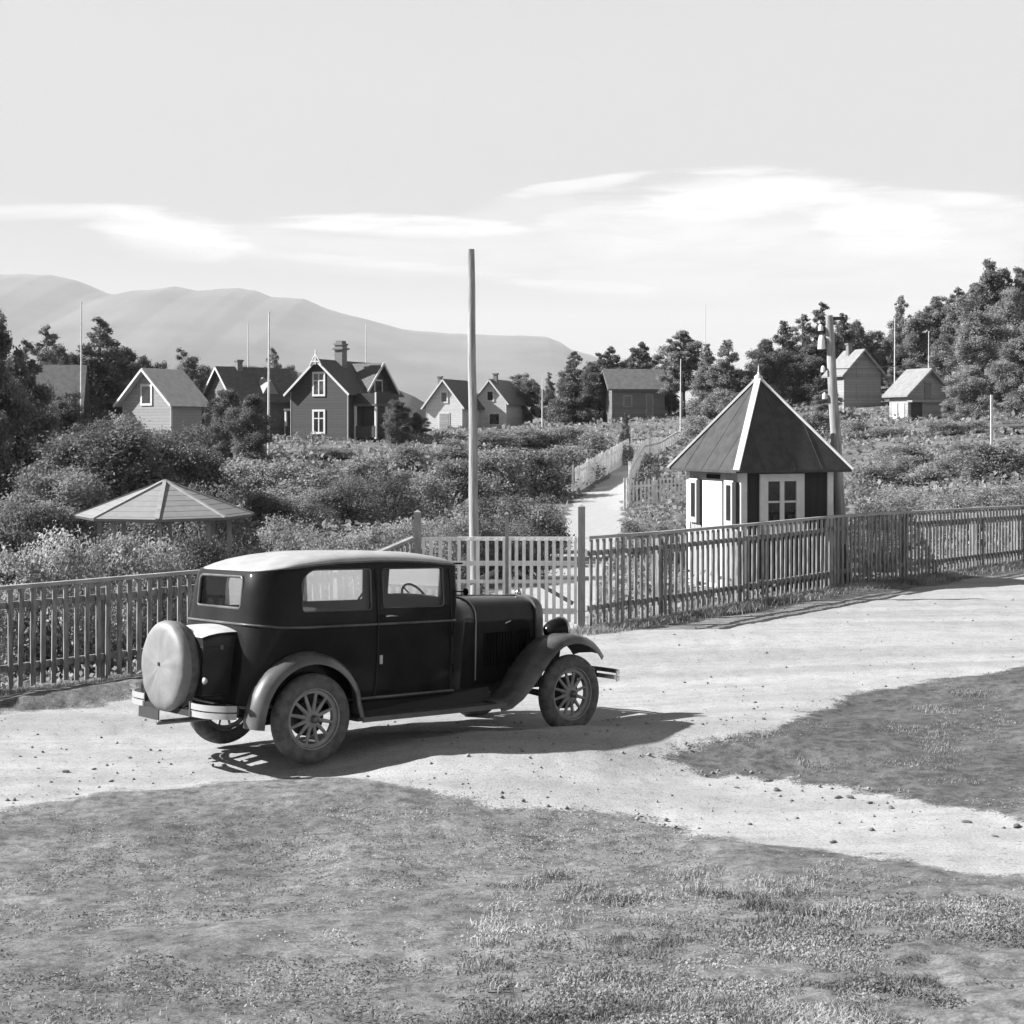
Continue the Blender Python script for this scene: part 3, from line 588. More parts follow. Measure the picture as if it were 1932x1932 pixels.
# large dark gabled house
g, ro = house('large dark gabled house with white framed windows, corner boards and a porch on each side', 602, 95, 2.45, R(-27), 4.5, 6.2, 3.15, 5.15, 'red_wall', 'dark_slate',
  wins=((0, .45, .75, 1.35, 2), (0, 2.95, .75, 1.35, 2)), chim=(.25, 2.2, .6, 6.3))
b = MB(); b.box(.25-.42, .25+.42, 2.2-.42, 2.2+.42, 6.0, 6.12); b.box(.0, .5, 1.95, 2.45, 6.42, 6.6); b.build('chimney_cap', M['brick'], ro)
b = MB(); b.bar((-.45, -.42, 4.85), (0, -.42, 5.65), .07); b.bar((.45, -.42, 4.85), (0, -.42, 5.65), .07); b.bar((0, -.42, 4.9), (0, -.42, 5.9), .07); b.bar((-.3, -.42, 5.1), (.3, -.42, 5.1), .07); b.build('gable_ornament', M['whitewood'], ro)
# cross gable to the right
b = MB(); b.add([(2.3, 2.0, 2.2), (2.3, 5.2, 2.2), (2.3, 5.2, 3.3), (2.3, 3.6, 4.9), (2.3, 2.0, 3.3), (.2, 2.0, 2.2), (.2, 5.2, 2.2), (.2, 5.2, 3.3), (.2, 3.6, 4.9), (.2, 2.0, 3.3)], [(0, 1, 2, 3, 4), (9, 8, 7, 6, 5), (0, 4, 9, 5), (1, 6, 7, 2)]); b.build('side_gable', M['red_wall'], g)
b = MB(); b.add([(2.75, 3.6, 5.12), (2.75, 1.6, 3.1), (-.1, 1.6, 3.1), (-.1, 3.6, 5.12), (2.75, 5.6, 3.1), (-.1, 5.6, 3.1), (2.75, 3.6, 5.0), (2.75, 1.6, 2.98), (-.1, 1.6, 2.98), (-.1, 3.6, 5.0), (2.75, 5.6, 2.98), (-.1, 5.6, 2.98)],
  [(0, 1, 2, 3), (0, 3, 5, 4), (6, 9, 8, 7), (6, 10, 11, 9), (0, 6, 7, 1), (4, 10, 6, 0), (1, 7, 8, 2), (5, 11, 10, 4)]); so = b.build('side_gable_roof', M['dark_slate'], g)
b = MB(); b.bar((2.8, 1.6, 3.08), (2.8, 3.6, 5.1), .05, .16, up=(0, -1, 1)); b.bar((2.8, 5.6, 3.08), (2.8, 3.6, 5.1), .05, .16, up=(0, 1, 1)); b.build('bargeboard', M['trim'], so)
fw_ = MB(); fw_.box(2.31, 2.37, 3.1, 4.1, 2.9, 4.0); fo = fw_.build('window', M['trim'], g); pn = MB(); pn.box(2.371, 2.38, 3.2, 4.0, 3.0, 3.9); pn.build('pane', M['pane'], fo)
# porches
def porch(x0, x1, y0, y1, h, nm):
    p = MB(); p.box(x0, x1, y0, y1, h, h+.14); rr = p.build('porch_roof', M['dark_slate'], g)
    for xx in (x0+.12, x1-.12):
        for yy in (y0+.12, (y0+y1)/2, y1-.12):
            q_ = MB(); q_.bar((xx, yy, 0), (xx, yy, h-.002), .14); q_.build('porch_post', M['trim'], g)
    q_ = MB(); q_.box(x0+.1, x1-.1, y0+.05, y0+.1, .1, .85); q_.build('porch_rail', M['red_wall'], g)
    q_ = MB(); q_.box(x0+.3, x1-.3, y0+.6, y0+.66, .1, h-.01); q_.build('porch_shade_sheet', M['wdark'], g)  # dark sheet standing in for the shade under the porch roof
porch(2.28, 4.1, .6, 3.4, 2.15, 'r'); porch(-3.9, -2.28, 1.4, 4.2, 1.9, 'l')
p = MB(); p.box(2.3, 4.1, .62, 3.38, 2.30, 3.0); p.build('balcony_front', M['wdark'], g); p = MB(); p.bar((4.05, .6, 2.3), (4.05, .6, 3.05), .1); p.build('balcony_post', M['trim'], g)
# pale houses
house('pale white small gabled house just left of the tall bare pole', 838, 125, 2.55, R(-22), 3.4, 4.6, 2.75, 4.85, 'light_wall', 'dark_slate', wins=((0, 3.0, .5, .8, 1),), door=(0, .85, 1.95), chim=(-.95, 1.2, .32, 5.15))
house('pale white small gabled house just right of the tall bare pole', 925, 128, 3.3, R(-20), 3.0, 4.8, 2.4, 4.2, 'light_wall', 'slate', wins=((0, 2.45, .5, .75, 1), (.4, .3, .9, .9, 1)), chim=(.25, .7, .35, 4.75))
# brown house seen from its eaves side
X0, Y0 = wd(1186, 110)
g2, _ = house('low brown house with a dark slate roof, eaves side on, beside the fenced path', 1186, 110, 3.9, R(-82), 3.6, 4.1, 2.4, 3.75, 'mid_wall', 'slate', trim='mid_wall')
g2.location = (wd(1146, 111)[0], 111, 3.9)
for v, z0, ww, hh in ((1.2, .9, .7, .9), (2.9, .2, .6, 1.7)):
    f = MB(); f.box(1.802, 1.86, v-ww/2, v+ww/2, z0, z0+hh); fo = f.build('window', M['grey_wall'], g2); f = MB(); f.box(1.861, 1.87, v-ww/2+.08, v+ww/2-.08, z0+.08, z0+hh-.08); f.build('pane', M['pane'], fo)
# houses on the right slope
house('grey gabled house with two closed shuttered windows, behind the insulator pole', 1627, 106, 4.6, R(19), 3.1, 2.2, 2.7, 4.3, 'grey_wall', 'pale_slate', trim='grey_wall', wins=((0, .75, .8, .95, 3), (0, 2.45, .8, .95, 3)), chim=(-.3, 1.3, .35, 4.8))
g4, _ = house('rightmost small house with a lit pale roof slope and a dark doorway below its gable', 1752, 95, 3.3, R(22), 3.3, 2.0, 2.2, 3.7, 'grey_wall', 'pale_slate', trim='grey_wall', wins=())
f = MB(); f.box(-.36, .26, -.05, -.01, 1.75, 2.98); fo = f.build('window', M['grey_wall'], g4); f = MB(); f.box(-.30, .20, -.06, -.051, 1.82, 2.9); f.build('pane', M['pane'], fo)
f = MB(); f.box(-1.4, -.55, -.05, -.01, -.1, 1.55); f.build('door', M['wdark'], g4)
f = MB(); f.box(-1.7, 1.75, -.5, -.002, 1.56, 1.68); f.build('balcony', M['grey_wall'], g4); f = MB(); f.box(1.0, 1.7, -.56, -.5, 1.95, 2.15); f.build('hanging_cloth', M['whitewood'], g4)
for v in (.6, 1.35):
    f = MB(); f.box(-1.70, -1.652, v-.25, v+.25, .5, 1.5); f.build('window', M['trim'], g4)
# houses on the left
house('gabled house with white bargeboards and pale roof above the big left bush', 277, 85, 1.9, R(-33), 4.0, 2.5, 2.85, 4.65, 'soft_wall', 'light_roof', wins=((0, 2.7, .7, 1.0, 1),), over=.4)
house('far left house, showing only a plain grey roof among trees', 74, 86, 2.0, R(-78), 4.6, 2.4, 2.3, 4.8, 'grey_wall', 'slate', trim='grey_wall')
g5, r5 = house('dark tiled house with white trimmed gable, left of the tall flagpole', 415, 99, 2.3, R(-50), 4.2, 5.2, 2.9, 5.0, 'mid_wall', 'dark_slate', chim=(.1, 1.4, .4, 5.5))
b = MB(); b.add([(.5, 2.2, 4.1), (1.9, 2.2, 3.1), (1.9, 3.6, 3.1), (.5, 3.6, 4.1), (1.9, 2.9, 4.2), (.4, 2.9, 4.5)], [(1, 2, 4), (0, 1, 4, 5), (2, 3, 5, 4)]); b.build('dormer', M['pale_slate'], r5)

# ------------------------------------------------------------------ fences along the path
def small_fence(label, pts, h0, h1, m, sp, pw=.05, name='path_fence'):
    g = root(name, (0, 0, 0)); tag(g, label, 'fence')
    for i in range(len(pts)-1):
        P, Q = Vector((*pts[i], 0)), Vector((*pts[i+1], 0)); L = (Q-P).length; n = max(2, int(L/sp)); mb = MB(); t0 = i/(len(pts)-1); t1 = (i+1)/(len(pts)-1)
        for k in range(n):
            p = P.lerp(Q, (k+.5)/n); z = gz(p.x, p.y); hh = (h0+(h1-h0)*(t0+(t1-t0)*k/n))*rng.uniform(.94, 1.05); d = (Q-P).normalized()
            mb.bar((p.x, p.y, z-.05), (p.x+rng.normal(0, .01), p.y, z+hh), pw*rng.uniform(.8, 1.2), .02, up=(-d.y, d.x, 0))
        mb.build('picket_panel', M[m], g)
        d = (Q-P).normalized(); nn = Vector((-d.y, d.x, 0))*.04
        for fr in (.25, .8):
            r_ = MB(); a = P+nn; b_ = Q+nn; r_.bar((a.x, a.y, gz(a.x, a.y)+h0*fr), (b_.x, b_.y, gz(b_.x, b_.y)+h0*fr), .035, .07); r_.build('rail', M[m], g)
        r_ = MB(); a = P+nn*2.4; r_.bar((a.x, a.y, gz(a.x, a.y)-.2), (a.x, a.y, gz(a.x, a.y)+h0+.08), .09); r_.build('post', M[m], g)
small_fence('white close-boarded fence climbing along the left side of the path', [hit(1085, 930), hit(1112, 918), hit(1140, 900), hit(1168, 884), hit(1192, 868)], 1.15, 1.2, 'whitefence', .085, .08)
small_fence('pale picket fence facing the viewer, left of the small hut beyond the path', [(1.0+3.4, 54.5), wd(1235, 54.5), wd(1300, 54.5)], 1.15, 1.15, 'whitefence', .14, .07)
small_fence('pale picket fence climbing along the right side of the path towards the brown house', [(4.5, 56), wd(1192, 64), wd(1215, 76), wd(1245, 88), wd(1290, 96)], 1.15, 1.2, 'whitefence', .13, .07)
g = root('rail_post', (*wd(1871, 60), 0)); tag(g, 'white post with a low rail running right, on the right-hand slope', 'post')
zz = gz(*wd(1871, 60)); b = MB(); b.bar((0, 0, zz-.2), (0, 0, EYE+70/F_PX*60), .09); b.build('shaft', M['whitewood'], g); b = MB(); b.bar((0, 0, EYE+10/F_PX*60), (2.2, .4, EYE+16/F_PX*60), .08); b.build('rail', M['whitewood'], g)
# ------------------------------------------------------------------ vegetation
def leaves(cen, rad, n, size, flat=.75, seed=0, up=.35, asp=.6, shell=.28):
    """small diamond leaves spread over the outer shells of many lobes"""
    g = np.random.default_rng(seed); cen = np.asarray(cen); rad = np.asarray(rad)
    w = rad**2; idx = g.choice(len(rad), n, p=w/w.sum())
    d = g.normal(size=(n, 3)); d /= np.linalg.norm(d, axis=1)[:, None]
    rr = rad[idx]*(g.random(n)**shell)*(1+np.abs(g.normal(0, .34, n))-.14)
    P = cen[idx]+d*rr[:, None]*np.array([1, 1, flat])
    nrm = d*.35+g.normal(size=(n, 3))*.75+np.array([0, 0, up]); nrm /= np.linalg.norm(nrm, axis=1)[:, None]
    t = np.cross(nrm, g.normal(size=(n, 3))); t /= np.linalg.norm(t, axis=1)[:, None]; b = np.cross(nrm, t)
    s = size*g.uniform(.6, 1.35, n)[:, None]
    V = np.stack([P-t*s, P-b*s*asp+nrm*s*.15, P+t*s, P+b*s*asp+nrm*s*.15], 1).reshape(-1, 3)
    F = np.arange(n*4).reshape(n, 4); return V, F
def bush_lobes(seed, n=16, sq=1.0):
    g = np.random.default_rng(seed); c = []; r_ = []
    for i in range(n):
        a = g.uniform(0, 6.283); ph = g.random()**.7; rad = .36*math.sqrt(1-(ph*.9)**2)*g.uniform(.55, 1.05)
        c.append((rad*math.cos(a), rad*math.sin(a), .14+ph*.66*g.uniform(.8, 1.05))); r_.append(g.uniform(.10, .21))
    for i in range(5):
        a = i*1.256; c.append((.22*math.cos(a), .22*math.sin(a), .2)); r_.append(.24)
    return c, r_
def pine_lobes(seed, kind):
    g = np.random.default_rng(seed); c = []; r_ = []
    if kind == 'pine':
        tops = [(g.uniform(-.10, .10), g.uniform(-.10, .10), g.uniform(.86, 1.0)) for _ in range(3)]; tops[0] = (0, 0, 1.0)
        for tx, ty, tzz in tops:
            for i in range(26):
                h = tzz*(.34+.64*i/25); env = .24*min(1, ((tzz-h)/.30+.12))**.8*(1 if h > .45 else .75); a = g.uniform(0, 6.283); k = g.uniform(.2, 1)
                c.append((tx*min(1, h/.7)+env*k*math.cos(a), ty*min(1, h/.7)+env*k*math.sin(a), h-.02*k)); r_.append(g.uniform(.035, .07)*(1 if tzz-h > .12 else .62))
    elif kind == 'spruce':
        n = 90
        for i in range(n):
            h = .06+.92*(i/(n-1)); env = .28*(1-h)**.62+.004; a = g.uniform(0, 6.283); k = g.uniform(.25, 1)
            c.append((env*k*math.cos(a), env*k*math.sin(a), h)); r_.append(max(.012, (.085*(1-h)+.022)*g.uniform(.6, 1.25)))
    else:
        n = 95
        for i in range(n):
            h = .10+.86*(i/(n-1)); env = .31*math.sin(math.pi*min(1, (h*.93+.06))**.85)**.65 if h < .95 else .04; a = g.uniform(0, 6.283); k = g.random()**.5*(.72+.28*math.sin(3*a+seed))
            c.append((env*k*math.cos(a), env*k*math.sin(a), h+g.normal(0, .015))); r_.append(g.uniform(.04, .085)*(1 if h < .8 else .75))
    return c, r_
def mesh_of(name, V, F, m):
    o = make(name, V, F, M[m]); me = o.data; bpy.data.objects.remove(o); return me
CR = {}
def crown_mesh(kind, v, m):
    k = (kind, v, m)
    if k in CR: return CR[k]
    base = ('geo', kind, v)
    if base not in CR:
        if kind == 'bush': c, r_ = bush_lobes(100+v); CR[base] = leaves(c, r_, 12000, .0145, seed=v, up=.5)
        elif kind == 'bushfar': c, r_ = bush_lobes(200+v); CR[base] = leaves(c, r_, 7500, .022, seed=v+9, up=.5)
        elif kind == 'bigbush': c, r_ = bush_lobes(300+v, 46); r_ = [x*.62 for x in r_]; CR[base] = leaves(c, r_, 40000, .0100, seed=v+19, up=.5)
        else: c, r_ = pine_lobes(400+v*7, kind); CR[base] = leaves(c, r_, 36000, .0115, seed=v+29, flat=.7 if kind != 'broad' else .9, up=.5, asp=.45, shell=.45)
    V, F = CR[base]; CR[k] = mesh_of('crown', V, F, m); return CR[k]
def trunk_mesh(kind, v):
    k = ('trunk', kind, v)
    if k in CR: return CR[k]
    g = np.random.default_rng(v+50); mb = MB()
    if kind.startswith('bush') or kind == 'bigbush':
        for i in range(6):
            a = i*1.05+g.uniform(-.3, .3); mb.tube([(0.02*math.cos(a), .02*math.sin(a), -.08), (.10*math.cos(a), .10*math.sin(a), .3), (.2*math.cos(a), .2*math.sin(a), .62)], [.016, .011, .004], 5)
    else:
        c, r_ = pine_lobes(400+v*7, kind)
        mb.tube([(0, 0, -.08), (.006, 0, .3), (-.006, .005, .6), (0, 0, .93)], [.024, .019, .012, .003], 8)
        for (x, y, z), rr in list(zip(c, r_))[::4]: mb.tube([(0, 0, max(.05, z-.10)), (x*.5, y*.5, z-.03), (x, y, z)], [.007, .005, .002], 4)
    o = mb.build('trunk', M['bark' if not kind.startswith('b') or kind == 'broad' else 'stem'], None, smooth=True); CR[k] = o.data; bpy.data.objects.remove(o); return CR[k]
def plant(kind, X, Y, z, w, h, m, label, cat, group=None, name=None, rz=None):
    v = random.randrange(5 if kind in ('bush', 'bushfar') else 4); uw = .78 if 'bush' in kind else (.66 if kind != 'spruce' else .56)
    o = root(name or cat.replace(' ', '_'), (X, Y, z), random.uniform(0, 6.28) if rz is None else rz); tag(o, label, cat, group)
    s = (w/uw, w/uw, h)
    for nm, me in (('trunk' if 'bush' not in kind else 'stems', trunk_mesh(kind, v)), ('crown' if 'bush' not in kind else 'foliage', crown_mesh(kind, v, m))):
        c = bpy.data.objects.new(nm, me); col.objects.link(c); c.parent = o; c.scale = s
    return o
def place(kind, x, yt, wpx, D, m, label, cat, group=None, zb=None, name=None):
    X, Y = wd(x, D); z0 = gz(X, Y) if zb is None else zb; z1 = EYE+(HY-yt)/F_PX*D
    return plant(kind, X, Y, z0, wpx/F_PX*D, max(.3, z1-z0), m, label, cat, group, name)

# trees: x, top, width, distance, kind, tone, label
T = [(-14, 585, 130, 42, 'broad', 'leaf_dark', 'large dark leafy tree cut off by the left edge of the view'),
 (30, 672, 130, 46, 'broad', 'leaf_dark', 'dark leafy tree low at the left edge before the tall one'),
 (48, 640, 95, 66, 'spruce', 'leaf_dark', 'dark tree with a ragged top just right of the tree on the left edge'),
 (88, 612, 92, 88, 'spruce', 'leaf_mid', 'pointed dark tree behind the far left grey roof'),
 (140, 668, 80, 92, 'broad', 'leaf_dark', 'low dark tree right behind the foot of the far left flagpole'),
 (188, 598, 135, 93, 'spruce', 'leaf_dark', 'tallest dark tree right of the far left flagpole'),
 (238, 655, 100, 95, 'broad', 'leaf_dark', 'dark tree between the tallest left tree and the white trimmed gable'),
 (300, 684, 60, 100, 'broad', 'leaf_dark', 'dark tree just behind the ridge of the house with the pale roof'),
 (346, 654, 72, 101, 'pine', 'leaf_mid', 'spiky topped tree behind the pale roof of the left gabled house'),
 (386, 690, 60, 104, 'broad', 'leaf_dark', 'low dark tree left of the dark tiled house'),
 (424, 735, 84, 76, 'broad', 'leaf_dark', 'bushy dark tree in front of the dark tiled house, left one of two'),
 (474, 745, 92, 72, 'broad', 'leaf_dark', 'bushy dark tree at the foot of the tall flagpole, right one of two'),
 (514, 655, 66, 108, 'spruce', 'leaf_mid', 'slim pointed tree directly behind the tall flagpole'),
 (545, 690, 50, 110, 'broad', 'leaf_mid', 'tree between the tall flagpole and the large dark gabled house'),
 (748, 755, 56, 90, 'broad', 'leaf_dark', 'small dark tree against the right porch of the large dark house'),
 (786, 778, 40, 100, 'broad', 'leaf_dark', 'small dark tree just left of the first pale house'),
 (980, 706, 68, 134, 'broad', 'leaf_mid', 'round dark tree behind the second pale house'),
 (1003, 716, 50, 132, 'broad', 'leaf_dark', 'dark tree directly right of the second pale house'),
 (1036, 702, 38, 130, 'spruce', 'leaf_mid', 'narrow pointed tree beside the small white flagpole'),
 (1062, 712, 36, 128, 'spruce', 'leaf_mid', 'short narrow tree left of the large tree clump'),
 (1084, 662, 76, 113, 'spruce', 'leaf_dark', 'dark pointed tree at the end of the mountain slope'),
 (1118, 690, 80, 112, 'broad', 'leaf_dark', 'broad dark tree left of the brown house'),
 (1150, 652, 70, 122, 'pine', 'leaf_dark', 'pine with two tops rising behind the left end of the brown house'),
 (1208, 643, 62, 124, 'pine', 'leaf_dark', 'pine standing alone above the ridge of the brown house'),
 (1262, 676, 66, 114, 'broad', 'leaf_dark', 'dark tree touching the right end of the brown house'),
 (1290, 624, 88, 108, 'pine', 'leaf_mid', 'tall round topped pine left of the very thin flagpole'),
 (1334, 648, 60, 106, 'spruce', 'leaf_mid', 'pointed tree below the very thin flagpole'),
 (1374, 640, 84, 104, 'spruce', 'leaf_mid', 'wide pointed tree right of the very thin flagpole'),
 (1412, 700, 60, 104, 'broad', 'leaf_dark', 'low dark tree behind the apex of the hut roof, left side'),
 (1446, 640, 80, 112, 'broad', 'leaf_dark', 'dark tree rising behind the tip of the hut roof'),
 (1478, 604, 78, 118, 'spruce', 'leaf_dark', 'dark tree in the clump left of the insulator pole, leftmost tall one'),
 (1514, 592, 76, 120, 'spruce', 'leaf_mid', 'dark tree in the middle of the clump left of the insulator pole'),
 (1551, 570, 80, 120, 'spruce', 'leaf_dark', 'tallest tree of the clump, right at the insulator pole'),
 (1592, 590, 70, 122, 'spruce', 'leaf_dark', 'dark tree immediately right of the insulator pole top'),
 (1616, 604, 60, 124, 'broad', 'leaf_dark', 'dark tree behind the chimney of the grey shuttered house'),
 (1530, 650, 100, 112, 'broad', 'leaf_dark', 'wide dark tree low in the clump behind the insulator pole'),
 (1655, 625, 80, 126, 'broad', 'leaf_mid', 'rounded tree just right of the grey shuttered house gable'),
 (1700, 556, 62, 124, 'spruce', 'leaf_mid', 'pointed tree right behind the flagpole between the upper houses'),
 (1730, 600, 84, 120, 'broad', 'leaf_mid', 'tree behind the flagpole of the rightmost house'),
 (1770, 560, 84, 122, 'pine', 'leaf_mid', 'pine above and right of the rightmost house'),
 (1806, 540, 76, 120, 'pine', 'leaf_mid', 'pine with a slanting top halfway up the right skyline'),
 (1872, 484, 104, 112, 'pine', 'leaf_dark', 'highest and darkest pine on the right skyline'),
 (1838, 535, 84, 118, 'pine', 'leaf_mid', 'pine on the left flank of the highest dark pine'),
 (1945, 480, 90, 112, 'pine', 'leaf_mid', 'tall pine cut off by the right edge of the view'),
 (1905, 545, 90, 104, 'broad', 'leaf_light', 'leafy tree in front of the highest dark pine, near the right edge'),
 (1852, 590, 120, 100, 'broad', 'leaf_light', 'wide pale leafy tree below the highest dark pine'),
 (1792, 632, 88, 108, 'broad', 'leaf_mid', 'leafy tree right beside the gable of the rightmost house'),
 (1920, 640, 100, 88, 'broad', 'leaf_light', 'pale leafy tree low on the right edge of the view'),
 (1832, 690, 90, 86, 'broad', 'leaf_light', 'small pale tree between the rightmost house and the white post'),
 (1689, 690, 44, 112, 'broad', 'leaf_mid', 'small tree in the gap between the two upper houses'),
 (1990, 560, 120, 96, 'broad', 'leaf_mid', 'tree just outside the right edge of the view'),
 (1560, 735, 60, 98, 'broad', 'leaf_mid', 'low bushy tree against the left wall of the grey shuttered house'),
 (1812, 740, 60, 88, 'broad', 'leaf_mid', 'low bushy tree against the right corner of the rightmost house'),
 (112, 650, 80, 90, 'broad', 'leaf_dark', 'dark tree between the far left roof and its flagpole'),
 (268, 672, 60, 100, 'broad', 'leaf_dark', 'dark tree just left behind the white trimmed gable'),
 (130, 740, 90, 70, 'broad', 'leaf_dark', 'dark low tree in front of the wall of the far left house'),
 (1180, 778, 26, 80, 'spruce', 'leaf_dark', 'small very dark conifer at the top of the white path fence')]
for x, yt, w_, D, k, m_, lab in T: place(k, x, yt, w_*(1.3 if k != 'pine' else 1.45), D, m_, lab, 'tree', 'trees around the garden houses', name={'pine': 'pine_tree', 'spruce': 'pointed_tree', 'broad': 'leafy_tree'}[k])

